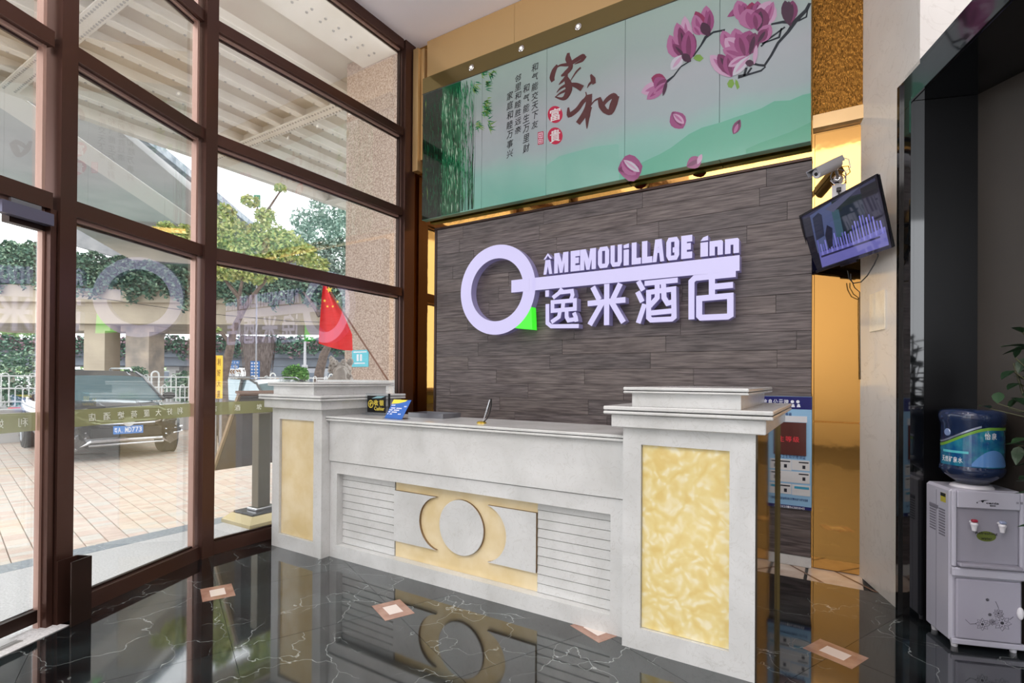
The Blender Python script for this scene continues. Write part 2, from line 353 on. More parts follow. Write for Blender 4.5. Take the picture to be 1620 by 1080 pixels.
def clip_poly(poly, p, n):      # keep side where (x-p).n >= 0
    out = []
    for i in range(len(poly)):
        a, b = poly[i], poly[(i + 1) % len(poly)]; da = (a - p).dot(n); db = (b - p).dot(n)
        if da >= 0: out.append(a)
        if da * db < 0: out.append(a + (b - a) * (da / (da - db)))
    return out
CLIPS = [(Vector((FX - 0.03, 0, 0)), Vector((1, 0, 0))), (A2 + Vector((-0.03, 0, 0)), Vector((0.912, 0.41, 0))), (Vector((0, 3.95, 0)), Vector((0, -1, 0)))]
for i in range(-6, 6):
    for j in range(-6, 6):
        cen = P0 + g1 * (0.8 * (i + 0.5)) + g2 * (0.8 * (j + 0.5))
        if cen.y < -0.9 or cen.x > 2.4: continue
        poly = [cen + g1 * (a * 0.399) + g2 * (b * 0.399) for a, b in ((-1, -1), (-1, 1), (1, 1), (1, -1))]
        for p, n in CLIPS:
            if poly: poly = clip_poly(poly, p, n)
        if len(poly) < 3: continue
        o = fin('tile', MB().prism(poly, (0, 0, -0.003)), M_FLOOR, fl)
M_INS = mat('brown_inlay', (150, 112, 96), 0.15, col2=(176, 140, 122), nscale=12, coat=0.3)
M_INSW = mat('white_inlay', (226, 214, 206), 0.15, coat=0.3)
for i in range(-3, 4):
    for j in range(-3, 4):
        if (i - j) != 0: continue
        c = P0 + g1 * 0.8 * i + g2 * 0.8 * j
        if c.y < 0.2 or c.x > 0.9: continue
        q = [c + g1 * a + g2 * b for a, b in ((-.085, -.11), (-.085, .11), (.085, .11), (.085, -.11))]
        fin('tile_inlay', MB().prism([p + Vector((0, 0, 0.0002)) for p in q], (0, 0, 0.0008)), M_INS, fl)
        q = [c + g1 * a + g2 * b for a, b in ((-.04, -.055), (-.04, .055), (.04, .055), (.04, -.055))]
        fin('tile_inlay_centre', MB().prism([p + Vector((0, 0, 0.001)) for p in q], (0, 0, 0.0006)), M_INSW, fl)
# beige border strip along the back wall, pieces split by brown diagonals
M_BORD = mat('beige_border', (190, 168, 150), 0.2, col2=(214, 198, 184), nscale=7, coat=0.3)
M_BORDB = mat('brown_border', (110, 82, 64), 0.2)
xs = [-3.9 + 0.62 * k for k in range(8)]
for k, x in enumerate(xs[:-1]):
    fin('border_slab', MB().prism([(x, 3.955, 0), (min(x + 0.6, 0.13), 3.955, 0), (min(x + 0.6, 0.13) , 4.235, 0), (x, 4.235, 0)], (0, 0, -0.003)), M_BORD, fl)
for k in range(14):
    x = -3.8 + k * 0.29
    fin('border_stripe', MB().prism([(x, 4.23, 0.0003), (x + 0.018, 4.23, 0.0003), (x + 0.24, 3.957, 0.0003), (x + 0.215, 3.957, 0.0003)], (0, 0, 0.0006)), M_BORDB, fl)

# ceiling
struct('ceiling', MB().prism([(-3.95, 4.3, 4.86), (-3.95, 2.04, 4.86), tuple(A2 + DIR2 * 6.9 + Vector((0, 0, 4.86))), (5.6, -4.2, 4.86), (5.6, 7.4, 4.86), (0.13, 7.4, 4.86), (0.13, 4.3, 4.86)], (0, 0, 0.12)), M_CEIL)
# back wall: gold mirror cladding
wb = struct('wall_back', MB().box((-3.99, YB, 0), (0.13, YB + 0.15, 4.86)), M_GOLD)
fin('gold_fascia', MB().box((-3.70, YB - 0.05, 4.452), (-2.62, YB - 0.002, 4.855)), M_GOLDP, wb)
fin('gold_fascia', MB().box((-2.617, YB - 0.05, 4.452), (-1.42, YB - 0.002, 4.855)), M_GOLDP, wb)
fin('gold_fascia', MB().box((-1.417, YB - 0.05, 4.452), (-0.17, YB - 0.002, 4.855)), M_GOLDP, wb)
fin('gold_reflection_strip', MB().box((-3.86, YB - 0.09, 3.50), (-3.79, YB - 0.002, 4.80)), M_GOLDP, wb)  # bright reflections in the mirror wall, modelled as two short gold strips
fin('gold_reflection_strip', MB().box((-3.785, YB - 0.05, 3.62), (-3.74, YB - 0.002, 4.80)), M_GOLDP, wb)
fin('gold_panel_lower', MB().bevbox((-0.155, YB - 0.012, 0.004), (0.122, YB - 0.001, 1.02), 0.003), M_GOLD, wb)
fin('gold_panel_middle', MB().bevbox((-0.155, YB - 0.012, 1.024), (0.122, YB - 0.001, 3.03), 0.003), M_GOLD, wb)
fin('gold_ledge', MB().prism([(-0.165, YB - 0.001, 3.04), (-0.165, YB - 0.05, 3.06), (-0.165, YB - 0.05, 3.15), (-0.165, YB - 0.001, 3.15)], (0.30, 0, 0)), M_GOLDP, wb)
fin('rippled_bronze_panel', MB().bevbox((-0.17, YB - 0.04, 3.152), (0.165, YB - 0.001, 4.85), 0.003), M_GOLDR, wb)
# wood plank cladding
M_WOOD = mat('grey_oak', (66, 58, 58), 0.5, col2=(122, 112, 111), nscale=11, stretch=(0.45, 1, 7), det=9, bump=0.12, bscale=9, rand=True, contrast=(0.34, 0.74))
M_WOODB = mat('grey_oak_dark', (60, 53, 53), 0.5, col2=(114, 105, 104), nscale=12, stretch=(0.5, 1, 8), det=9, bump=0.12, bscale=9, rand=True, contrast=(0.34, 0.76))
M_WOODC = mat('grey_oak_warm', (70, 61, 60), 0.5, col2=(124, 114, 111), nscale=10, stretch=(0.5, 1, 7), det=9, bump=0.12, bscale=9, rand=True, contrast=(0.34, 0.76))
wood = thing('wood_plank_cladding', 'dark grey oak plank cladding across the wall behind the reception counter', 'wall panel', (-1.87, YB, 0.075))
ZW0, ZW1, XW0, XW1 = 0.075, 2.845, -3.555, -0.168
rows = 21; ph = (ZW1 - ZW0) / rows
part('backing_board', MB().box((XW0, YB - 0.02, ZW0), (XW1, YB - 0.001, ZW1)), mat('black_backing', (30, 26, 25), 0.8), wood)
pl_me = [meshonly(MB().bevbox((0, -0.018, 0.0008), (1, 0, ph - 0.0008), 0.0012), m, 'plank') for m in (M_WOOD, M_WOODB, M_WOODC)]
for r in range(rows):
    x = XW0 - rnd.uniform(0, 0.9)
    while x < XW1 - 0.02:
        L_ = 0.92; a = max(x, XW0); b = min(x + L_, XW1); x += L_
        if b - a < 0.04: continue
        shared('plank', pl_me[rnd.randrange(3)], wood, (a + 0.0008, YB - 0.02, ZW0 + r * ph), scale=(b - a - 0.0016, 1, 1))
part('top_trim', MB().bevbox((XW0 - 0.03, YB - 0.05, ZW1), (XW1, YB - 0.001, ZW1 + 0.022), 0.003), M_BRONZED, wood)
part('side_trim', MB().bevbox((XW0 - 0.03, YB - 0.045, ZW0), (XW0 - 0.001, YB - 0.001, ZW1), 0.003), M_BRONZED, wood)
bb = struct('baseboard_back', MB().bevbox((-3.555, YB - 0.035, 0), (-0.165, YB - 0.001, 0.073), 0.003), M_WHM)

# right wall (pillar) then black portal niche
def rw(s, out=0, z=0): return RW0 + RWD * s + RWN * out + Vector((0, 0, z))
S1, S2 = 0.50, 0.665     # pillar end, frame inner edge
pil = struct('wall_right', MB().prism([rw(-0.25), rw(S1 - .001), rw(S1 - .001, 0.25), rw(-0.25, 0.25)], (0, 0, 3.0)), M_WALLM)
fin('upper_pillar', MB().prism([rw(-0.25, 0, 3.0), rw(S2 + 0.06, 0, 3.0), rw(S2 + 0.06, 0.25, 3.0), rw(-0.25, 0.25, 3.0)], (0, 0, 1.855)), M_WALLM, pil)
for z0, z1 in ((1.335, 1.345), (2.245, 2.25)): pass
fin('marble_patch', MB().prism([rw(0.13, -0.001, 1.62), rw(0.34, -0.001, 1.62), rw(0.34, -0.001, 1.86), rw(0.13, -0.001, 1.86)], tuple(RWN * -0.006)), marble_light('patch_marble', (240, 232, 214), (226, 212, 190), (170, 160, 140), 5, 0.1), pil)
SE = 3.1
frame = thing('black_door_frame', 'glossy black stone portal frame beside the cream pillar', 'door frame', tuple(rw(S1)))
part('side_jamb', MB().prism([rw(S1), rw(S2), rw(S2, 0.05), rw(S1, 0.05)], (0, 0, 2.83)), M_BLACKG, frame)
part('deep_reveal', MB().prism([rw(S1, 0.051), rw(S2 - 0.001, 0.051), rw(S2 - 0.001, 0.30), rw(S1, 0.30)], (0, 0, 2.83)), mat('satin_black', (10, 10, 12), 0.35, spec=0.2), frame)
part('jamb_bead', MB().prism([rw(S1 + 0.002, -0.012), rw(S1 + 0.03, -0.012), rw(S1 + 0.03, -0.0005), rw(S1 + 0.002, -0.0005)], (0, 0, 2.99)), M_BLACKG, frame)
part('jamb_bead', MB().prism([rw(S2 - 0.02, -0.014), rw(S2, -0.014), rw(S2, -0.0005), rw(S2 - 0.02, -0.0005)], (0, 0, 2.84)), M_BLACKG, frame)
part('header', MB().prism([rw(S1, 0, 2.832), rw(SE, 0, 2.832), rw(SE, 1.38, 2.832), rw(S2, 0.30, 2.832), rw(S1, 0.30, 2.832)], (0, 0, 0.17)), M_BLACKG, frame)
part('header_bead', MB().prism([rw(S2, -0.014, 2.836), rw(SE, -0.014, 2.836), rw(SE, -0.0005, 2.836), rw(S2, -0.0005, 2.836)], (0, 0, 0.02)), M_BLACKG, frame)
M_BROWNW = mat('dark_brown_wall', (42, 37, 32), 0.5, col2=(50, 44, 39), nscale=2)
nb = struct('wall_niche', MB().prism([rw(S2 - 0.05, 0.275), rw(SE, 1.375), rw(SE, 1.5), rw(S2 - 0.05, 0.40)], (0, 0, 3.0)), M_BROWNW)
struct('trim_1', MB().prism([rw(S2 - 0.1, 0, 3.003), rw(SE, 0, 3.003), rw(SE, 0.42, 3.003), rw(S2 - 0.1, 0.42, 3.003)], (0, 0, 0.02)), M_BLACKG)
# wall seen above the portal
q0, q1 = Vector((1.15, 6.0, 0)), Vector((1.15, 6.0, 0))
a = onz(1462, -8, 4.86); b = onz(1492, 56, 4.86); dd = (b - a).normalized()
struct('wall_upper_right', MB().prism([a - dd * 1.2 + Vector((0, 0, -1.9)), b + dd * 2.5 + Vector((0, 0, -1.9)), b + dd * 2.5 + Vector((.1, .1, -1.9)), a - dd * 1.2 + Vector((.1, .1, -1.9))], (0, 0, 1.9)), M_WALLM)
# rest of the lobby behind the photographer
struct('wall_rear', MB().box((-1.1, -4.35, 0), (4.6, -4.25, 4.86)), M_WPAINT)
struct('wall_right_rear', MB().prism([rw(SE), rw(9.2), rw(9.2, 0.1), rw(SE, 0.1)], (0, 0, 4.86)), M_WPAINT)

# ---------------------------------------------------------------- facade glazing (windows)
ZT = [(0.0, 0.09), (2.165, 2.25), (3.01, 3.09), (3.85, 3.93), (4.76, 4.86)]
def bay(idx, P, D, L_, nin, door=False, left_m=0.06):
    """window bay starting at P running D for L_; nin = inward normal"""
    D = D.normalized(); nin = nin.normalized()
    w_ = tag(bpy.data.objects.new('window_%d' % idx, None), kind='structure'); C.objects.link(w_); w_.location = P
    ORG[w_.name] = Matrix.Translation(P)
    def bx(s0, s1, i0, i1, z0, z1): return MB().prism([P + D * s0 + nin * i0 + Vector((0, 0, z0)), P + D * s1 + nin * i0 + Vector((0, 0, z0)), P + D * s1 + nin * i1 + Vector((0, 0, z0)), P + D * s0 + nin * i1 + Vector((0, 0, z0))], (0, 0, z1 - z0))
    for k, (z0, z1) in enumerate(ZT):
        if door and k == 0: continue
        part('transom', bx(0.02, L_ - 0.02, -0.05, 0.03, z0, z1), M_BRONZE, w_)
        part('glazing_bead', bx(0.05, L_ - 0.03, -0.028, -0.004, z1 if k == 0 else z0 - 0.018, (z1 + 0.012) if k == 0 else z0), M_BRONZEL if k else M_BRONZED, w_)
        if k: part('glazing_gasket', bx(0.05, L_ - 0.03, -0.045, -0.03, z0 - 0.03, z0 - 0.002), M_BRONZED, w_)
    for k in range(4):
        z0, z1 = ZT[k][1], ZT[k + 1][0]
        if door and k == 0: continue
        part('pane', bx(0.03, L_ - 0.03, -0.030, -0.0295, z0, z1), M_GLASS, w_)
    for z0, z1 in [(ZT[k][1], ZT[k + 1][0]) for k in range(4)]:
        if door and z0 < 1: continue
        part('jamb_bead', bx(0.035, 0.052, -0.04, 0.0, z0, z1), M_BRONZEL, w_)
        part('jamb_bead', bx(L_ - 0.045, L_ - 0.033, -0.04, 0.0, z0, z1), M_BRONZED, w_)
    return w_, bx
nin3 = Vector((1, 0, 0)); nin2 = Vector((0.912, 0.41, 0))
w3, bx3 = bay(3, Vector((FX, 2.06, 0)), Vector((0, 1, 0)), 2.0, nin3)
w2, bx2 = bay(2, A2 + DIR2 * 0.03, DIR2, 0.97, nin2)
A1 = A2 + DIR2 * 1.06
w1, bx1 = bay(1, A1 + DIR2 * 0.02, DIR2, 1.7, nin2, door=True)
# bay further behind the camera, so the daylight continues
w4, bx4 = bay(4, A1 + DIR2 * 1.80, DIR2, 1.7, nin2)
w5, bx5 = bay(5, A1 + DIR2 * 3.55, DIR2, 1.7, nin2)
def mull(n, c, D, nin, hw, d0=-0.06, d1=0.045):
    D = D.normalized(); q = [c - D * hw + nin * d0, c + D * hw + nin * d0, c + D * hw + nin * d1, c - D * hw + nin * d1]
    return struct('trim_%d' % n, MB().prism(q, (0, 0, 4.86)), M_BRONZE)
mull(2, Vector((FX, 2.05, 0)) + Vector((0.012, -0.0, 0)), Vector((0.2, -0.98, 0)), Vector((0.98, 0.2, 0)), 0.048)
mull(3, A2 + DIR2 * 1.03, DIR2, nin2, 0.044)
mull(4, A1 + DIR2 * 1.76, DIR2, nin2, 0.045)
mull(5, A1 + DIR2 * 3.51, DIR2, nin2, 0.045)
mull(6, Vector((FX, 4.13, 0)), Vector((0, 1, 0)), nin3, 0.075)
# glass entrance door: patch rail, closer
dr = thing('glass_entrance_door', 'frameless glass entrance door at the left edge with dark bottom patch', 'door', tuple(A1 + DIR2 * 0.06))
part('door_glass', bx1(0.05, 1.6, -0.032, -0.022, 0.075, 2.13), M_GLASS, dr)
part('bottom_patch', bx1(0.03, 0.30, -0.045, -0.008, 0.035, 0.10), M_BRONZED, dr)
part('patch_edge', bx1(0.03, 0.31, -0.046, -0.040, 0.098, 0.104), M_CHROME, dr)
part('top_patch', bx1(0.02, 0.20, -0.045, 0.0, 2.05, 2.13), M_BRONZED, dr)
clo = thing('door_closer', 'grey hydraulic door closer box under the transom at the left edge', 'door closer', tuple(A1 + DIR2 * 0.1 + Vector((0, 0, 2.08))))
part('closer_body', bx1(0.03, 0.27, 0.004, 0.05, 2.075, 2.135), mat('closer_grey', (110, 108, 128), 0.35, 0.6), clo)
part('closer_arm', bx1(0.08, 0.22, 0.02, 0.035, 2.137, 2.16), M_GREYM, clo)
# jamb post of the door bay + U channel guard
part('door_post', bx1(0.0, 0.03, -0.05, 0.03, 0, 2.165), M_BRONZE, w1)
part('door_post_bead', bx1(0.030, 0.042, -0.035, -0.005, 0, 2.165), M_BRONZEL, w1)
ug = thing('bronze_channel_post', 'short bronze U-channel guard post at the foot of the left mullion', 'guard post', tuple(A2 + DIR2 * 1.04 + nin2 * 0.12))
cc = A2 + DIR2 * 1.02
def ub(s0, s1, i0, i1, z0, z1): return MB().prism([cc + DIR2 * s0 + nin2 * i0 + Vector((0, 0, z0)), cc + DIR2 * s1 + nin2 * i0 + Vector((0, 0, z0)), cc + DIR2 * s1 + nin2 * i1 + Vector((0, 0, z0)), cc + DIR2 * s0 + nin2 * i1 + Vector((0, 0, z0))], (0, 0, z1 - z0))
part('flange', ub(-0.055, 0.055, 0.047, 0.055, 0, 0.335), M_BRONZE, ug)
part('flange', ub(-0.055, 0.055, 0.130, 0.138, 0, 0.335), M_BRONZED, ug)
part('web', ub(-0.055, -0.047, 0.055, 0.130, 0, 0.335), M_BRONZED, ug)
# threshold
th = struct('trim_7', bx1(-0.02, 1.75, -0.12, 0.11, 0.0005, 0.004), M_GRANL)
fin('threshold_plate', bx1(0.16, 1.72, -0.06, 0.02, 0.0045, 0.008), mat('brushed_steel', (205, 203, 200), 0.3, 0.8), th)
fin('threshold_plate', bx1(0.16, 1.72, 0.025, 0.055, 0.0045, 0.007), MATS['brushed_steel'], th)

# frosted olive band with reversed lettering on the glass
M_LET = mat('band_letter', (245, 247, 240), 0.6)
def band(bx, s0, s1, P, D, nin, chars, label):
    t = thing('window_band_decal', label, 'decal', tuple(P + D * s0 + Vector((0, 0, 1.02))))
    part('strip', bx(s0, s1, -0.0285, -0.0275, 1.02, 1.115), M_BAND, t)
    for ch, s in chars:
        mb = MB(); O = P + D * (s + 0.028) + nin * -0.026 + Vector((0, 0, 1.045)); put_text(mb, ch, O, D * -0.045, (0, 0, 0.045), nin * -0.0006, mirror=True, bold=0.005); part('character', mb, M_LET, t)
P2 = A2 + DIR2 * 0.03; P1 = A1 + DIR2 * 0.02
band(bx2, 0.035, 0.935, P2, DIR2, nin2, list(zip('利好大厦荷塘酒店', [0.14 + 0.092 * k for k in range(8)])), 'olive glass band with eight reversed white characters, middle pane')
band(bx1, 0.045, 1.6, P1, DIR2, nin2, [('利', 0.10), ('好', 0.21), ('大', 0.32)], 'olive glass band with reversed characters on the entrance door')
band(bx3, 0.035, 1.96, Vector((FX, 2.06, 0)), Vector((0, 1, 0)), nin3, [('店', 0.07), ('酒', 0.25), ('塘', 0.43)], 'olive glass band crossing the pane beside the counter')

# ================================================================ RECEPTION COUNTER
def chamf(mb, a, b, r=0.004): return mb.bevbox(a, b, r)
def pilaster(x0, x1, yb, label, pan, cap_r, side_glass):
    yf = 2.48
    t = thing('counter_pedestal', label, 'counter pedestal', ((x0 + x1) / 2, yf, 0))
    px0, px1, pz0, pz1 = pan
    # body as front frame around a recessed panel
    mb = MB(); mb.box((x0, yf + 0.025, 0.0), (x1, yb, 1.07))
    for a, b in (((x0, yf, 0), (px0, yf + 0.025, 1.07)), ((px1, yf, 0), (x1, yf + 0.025, 1.07)), ((px0, yf, 0), (px1, yf + 0.025, pz0)), ((px0, yf, pz1), (px1, yf + 0.025, 1.07))): mb.box(a, b)
    part('body', mb, M_WHM, t)
    part('onyx_panel', MB().box((px0 + 0.002, yf + 0.018, pz0 + 0.002), (px1 - 0.002, yf + 0.0245, pz1 - 0.002)), M_ONYX if side_glass else M_ONYX2, t)
    part('frieze', chamf(MB(), (x0 - 0.045, yf - 0.045, 1.072), (x1 + 0.045, yb, 1.135)), M_WHM, t)
    part('lower_cap', chamf(MB(), (x0 - 0.075, yf - 0.075, 1.1365), (x1 + 0.075, yb + 0.02, 1.152)), M_WHM, t)
    part('joint', MB().box((x0 - 0.06, yf - 0.06, 1.1525), (x1 + 0.06, yb, 1.156)), mat('black_joint', (25, 25, 26), 0.6), t)
    part('lower_cap', chamf(MB(), (x0 - 0.075, yf - 0.075, 1.1565), (x1 + 0.075, yb + 0.02, 1.175)), M_WHM, t)
    part('plinth', MB().box((x0 + 0.055, yf - 0.03, 1.1755), (x1 - 0.055, yb - 0.08, 1.238)), M_WHM, t)
    part('upper_cap', chamf(MB(), (x0 + 0.02, yf - 0.06, 1.2385), (x1 - 0.02, yb - 0.02, 1.249)), M_WHM, t)
    part('joint', MB().box((x0 + 0.03, yf - 0.05, 1.2495), (x1 - 0.03, yb - 0.05, 1.252)), MATS['black_joint'], t)
    part('upper_cap', chamf(MB(), (x0 + 0.02, yf - 0.06, 1.2525), (x1 - 0.02, yb - 0.02, 1.268)), M_WHM, t)
    if side_glass:
        part('dark_side_panel', MB().box((x1 + 0.001, yf + 0.006, 0.001), (x1 + 0.008, yb - 0.02, 1.069)), M_DARKSIDE, t)['label'] = 'dark mirrored bronze side panel'
        part('corner_trim', MB().box((x1 + 0.001, yb - 0.018, 0.001), (x1 + 0.022, yb, 1.069)), M_OLIVE, t)
    return t
pilaster(-3.745, -3.16, 3.24, 'white marble counter pedestal by the window with pale onyx panel', (-3.655, -3.25, 0.105, 0.985), 0, False)
pilaster(-0.903, -0.307, 3.36, 'taller-looking near white marble pedestal with veined yellow onyx panel', (-0.813, -0.412, 0.105, 0.99), 0, True)
cn = thing('reception_counter', 'white marble reception counter front between the two pedestals', 'reception counter', (-2.03, 2.56, 0))
yf = 2.555; CX0, CX1 = -3.158, -0.905; RX0, RX1, RZ0, RZ1 = -3.085, -0.995, 0.095, 0.612; YR = yf + 0.07
mb = MB(); mb.box((CX0, YR + 0.001, 0), (CX1, yf + 0.14, 0.99))
for a, b in (((CX0, yf, 0), (CX1, YR, RZ0)), ((CX0, yf, RZ1), (CX1, YR, 0.694)), ((CX0, yf, RZ0), (RX0, YR, RZ1)), ((RX1, yf, RZ0), (CX1, YR, RZ1))): mb.box(a, b)
part('base_frame', mb, M_WHM, cn)
part('apron', MB().bevbox((CX0, yf - 0.012, 0.698), (CX1, YR, 0.992), 0.003), M_WHM, cn)
part('worktop_edge', MB().bevbox((CX0, yf - 0.045, 0.9935), (CX1, 2.70, 1.007), 0.003), M_WHM, cn)
part('joint', MB().box((CX0, yf - 0.036, 1.0072), (CX1, 2.70, 1.0105)), MATS['black_joint'], cn)
part('worktop', MB().bevbox((CX0, yf - 0.045, 1.0107), (CX1, 3.02, 1.026), 0.003), M_WHM, cn)
part('rear_shelf', MB().box((CX0, 2.705, 0.70), (CX1, 3.0, 0.73)), M_WHM, cn)
# louvre slats
ns = 10; zh = (RZ1 - RZ0) / ns
for x0, x1 in ((RX0, -2.56), (-1.452, RX1)):
    for k in range(ns):
        z0 = RZ0 + k * zh
        part('slat', MB().prism([(x0 + 0.001, YR - 0.018, z0 + 0.004), (x0 + 0.001, YR - 0.014, z0 + zh - 0.001), (x0 + 0.001, YR, z0 + zh - 0.001), (x0 + 0.001, YR, z0 + 0.001), (x0 + 0.001, YR - 0.014, z0 + 0.001)], (x1 - x0 - 0.004, 0, 0)), M_WHM, cn)
part('onyx_panel', MB().box((-2.557, YR - 0.010, RZ0 + 0.001), (-1.455, YR - 0.0005, RZ1 - 0.001)), M_ONYX2, cn)
yc = YR - 0.011
def arc(p0, pm, p1, n=18):
    (x1, z1), (x2, z2), (x3, z3) = p0, pm, p1
    d = 2 * (x1 * (z2 - z3) + x2 * (z3 - z1) + x3 * (z1 - z2))
    ux = ((x1 * x1 + z1 * z1) * (z2 - z3) + (x2 * x2 + z2 * z2) * (z3 - z1) + (x3 * x3 + z3 * z3) * (z1 - z2)) / d
    uz = ((x1 * x1 + z1 * z1) * (x3 - x2) + (x2 * x2 + z2 * z2) * (x1 - x3) + (x3 * x3 + z3 * z3) * (x2 - x1)) / d
    r = sqrt((x1 - ux) ** 2 + (z1 - uz) ** 2); a0 = atan2(z1 - uz, x1 - ux); am = atan2(z2 - uz, x2 - ux); a1 = atan2(z3 - uz, x3 - ux)
    def un(a, b):
        while a - b > pi: a -= 2 * pi
        while a - b < -pi: a += 2 * pi
        return a
    am = un(am, a0); a1 = un(a1, am); return [(ux + r * cos(a0 + (a1 - a0) * i / n), uz + r * sin(a0 + (a1 - a0) * i / n)) for i in range(n + 1)]
def disc_mb():
    m_ = MB().lathe([(0.172, 0), (0.172, 0.0149)], (-1.99, yc, 0.378), 56, 1, axis=(0, -1, 0)); m_.lathe([(0.172, 0.015), (0.169, 0.019)], (-1.99, yc, 0.378), 56, 0, axis=(0, -1, 0)); return m_
for tip, mid, ex in ((-2.185, -2.33, -2.557), (-1.79, -1.655, -1.455)):
    pts = arc((tip, 0.545), (mid, 0.375), (tip, 0.205)); P = [(x, yc, z) for x, z in pts] + [(ex, yc, 0.205), (ex, yc, 0.545)]
    k = len(P); c_ = MB()
    # fan from the straight side so that the concave outline triangulates cleanly
    M_ = [(ex, yc, 0.545 - (0.34) * i / 18) for i in range(19)]; A_ = [(x, yc, z) for x, z in pts]
    for i in range(18):
        q = [A_[i], A_[i + 1], M_[i + 1], M_[i]]
        c_.prism(q, (0, -0.018, 0), 0, 1)
    part('concave_plaque', c_, [M_WHM, mat('plaque_edge_shade', (128, 104, 74), 0.6)], cn)  # brown sides carry the shadow gap around plaques and disc as colour
part('round_medallion', disc_mb(), [M_WHM, MATS['plaque_edge_shade']], cn)['label'] = 'round white marble disc on yellow onyx'
for o in bpy.data.objects:
    pass

# ---------------------------------------------------------------- things on the counter
ct = 1.0262
def wbox(c, sx, sy, sz, rz=0): M_ = Matrix.Translation(c) @ Matrix.Rotation(rz, 4, 'Z'); return MB().box((-sx / 2, -sy / 2, 0), (sx / 2, sy / 2, sz)).xf(M_)
c0 = ony(588, 640, 2.80); p = Vector((max(c0.x, -2.93), 2.80, ct))
cs = thing('cashier_sign', 'black and gold cashier sign in a clear acrylic stand', 'sign', tuple(p))
M_ACR = glassmat('clear_acrylic', (0.9, 0.93, 0.95), 1.5)
part('acrylic_base', wbox(p, 0.27, 0.075, 0.012), M_ACR, cs)
part('acrylic_sheet', wbox(p + Vector((0, 0.0, 0.0125)), 0.26, 0.004, 0.15), M_ACR, cs)
bo = part('black_insert', wbox(p + Vector((-0.01, -0.006, 0.02)), 0.19, 0.005, 0.125), mat('sign_black', (16, 16, 18), 0.3), cs)
part('edge_post', wbox(p + Vector((0.118, -0.004, 0.0125)), 0.010, 0.012, 0.15), M_BLACK, cs)
M_YEL = mat('gold_letter', (225, 205, 80), 0.4)
lt = MB(); y_ = p.y - 0.0088
for k, ch in enumerate('收银'): put_text(lt, ch, (p.x - 0.035 + k * 0.058, y_, p.z + 0.072), (0.045, 0, 0), (0, 0, 0.042), (0, -0.0006, 0), bold=0.01)
put_text(lt, 'Cashier', (p.x - 0.03, y_, p.z + 0.036), (0.105, 0, 0), (0, 0, 0.028), (0, -0.0006, 0), bold=0.01)
part('lettering', lt, M_YEL, cs)
eb = MB()
eb.add(*(lambda n: ([(p.x - 0.068 + r * cos(a * 2 * pi / n), y_, p.z + 0.082 + r * 1.1 * sin(a * 2 * pi / n)) for r in (0.027, 0.022) for a in range(n)], [(i, (i + 1) % n, n + (i + 1) % n, n + i) for i in range(n)]))(20))
ribbon(eb, [(p.x - 0.086, y_, p.z + 0.086), (p.x - 0.05, y_, p.z + 0.086)], 0.004, (0, -0.0006, 0)); ribbon(eb, [(p.x - 0.068, y_, p.z + 0.10), (p.x - 0.068, y_, p.z + 0.064)], 0.004, (0, -0.0006, 0)); ribbon(eb, [(p.x - 0.08, y_, p.z + 0.072), (p.x - 0.056, y_, p.z + 0.098)], 0.004, (0, -0.0006, 0))
part('round_emblem', eb, M_YEL, cs)
part('blue_streak', MB().add([(p.x - 0.06, y_, p.z + 0.124), (p.x - 0.0, y_, p.z + 0.143), (p.x + 0.08, y_, p.z + 0.143), (p.x + 0.04, y_, p.z + 0.128)], [(0, 1, 2, 3)]), mat('streak_blue', (130, 170, 180), 0.4), cs)
# blue leaflet leaning in a stand
c0 = ony(622, 650, 2.60); p = Vector((c0.x, 2.61, ct)); Mx = Matrix.Translation(p) @ Matrix.Rotation(radians(-6), 4, 'Z') @ Matrix.Rotation(radians(-18), 4, 'X')
bl = thing('blue_leaflet_card', 'blue and yellow leaflet card leaning on a small clear stand', 'leaflet', tuple(p))
def card(poly, t, m, nm, off=0.0): return part(nm, MB().prism([(x, -off, z) for x, z in poly], (0, -t, 0)).xf(Mx), m, bl)
W_, H_ = 0.20, 0.135
sh = 0.048
def sk(x, z): return (x + sh * z / H_, z)
card([sk(-W_ / 2, 0), sk(W_ / 2 - .02, 0), sk(W_ / 2 - .02, H_), sk(-W_ / 2, H_)], 0.003, mat('leaflet_blue', (28, 92, 178), 0.35), 'card')
card([sk(-W_ / 2, H_ - 0.032), sk(-0.03, H_ - 0.026), sk(0.03, H_ - 0.012), sk(0.045, H_), sk(-W_ / 2, H_)], 0.0006, mat('leaflet_yellow', (240, 214, 60), 0.4), 'yellow_flash', 0.0032)
wl = mat('white_print', (235, 238, 245), 0.5)
for k, (a, b_, z) in enumerate(((-.09, -.05, .09), (-.082, 0.03, .07), (-.09, 0.025, .056), (-.09, 0.0, .042), (-.09, -0.04, .028), (.03, .07, .085), (.02, .05, .03))):
    n = 1; tx = MB()
    n = max(2, int((b_ - a) / 0.011))
    for i in range(n):
        if (i * 7 + k) % 6 == 5: continue
        x = a + (b_ - a) * i / n; h = 0.008; q = [sk(x, z), sk(x + 0.008, z), sk(x + 0.008, z + h), sk(x, z + h)]
        tx.prism([(u, -0.0032, v) for u, v in q], (0, -0.0005, 0))
    tag(part('printed_line', tx.xf(Mx), wl, bl), kind='stuff')

part('stand', MB().box((-0.09, -0.03, 0), (0.09, 0.07, 0.004)).xf(Matrix.Translation(p) @ Matrix.Rotation(radians(-6), 4, 'Z')), M_ACR, bl)
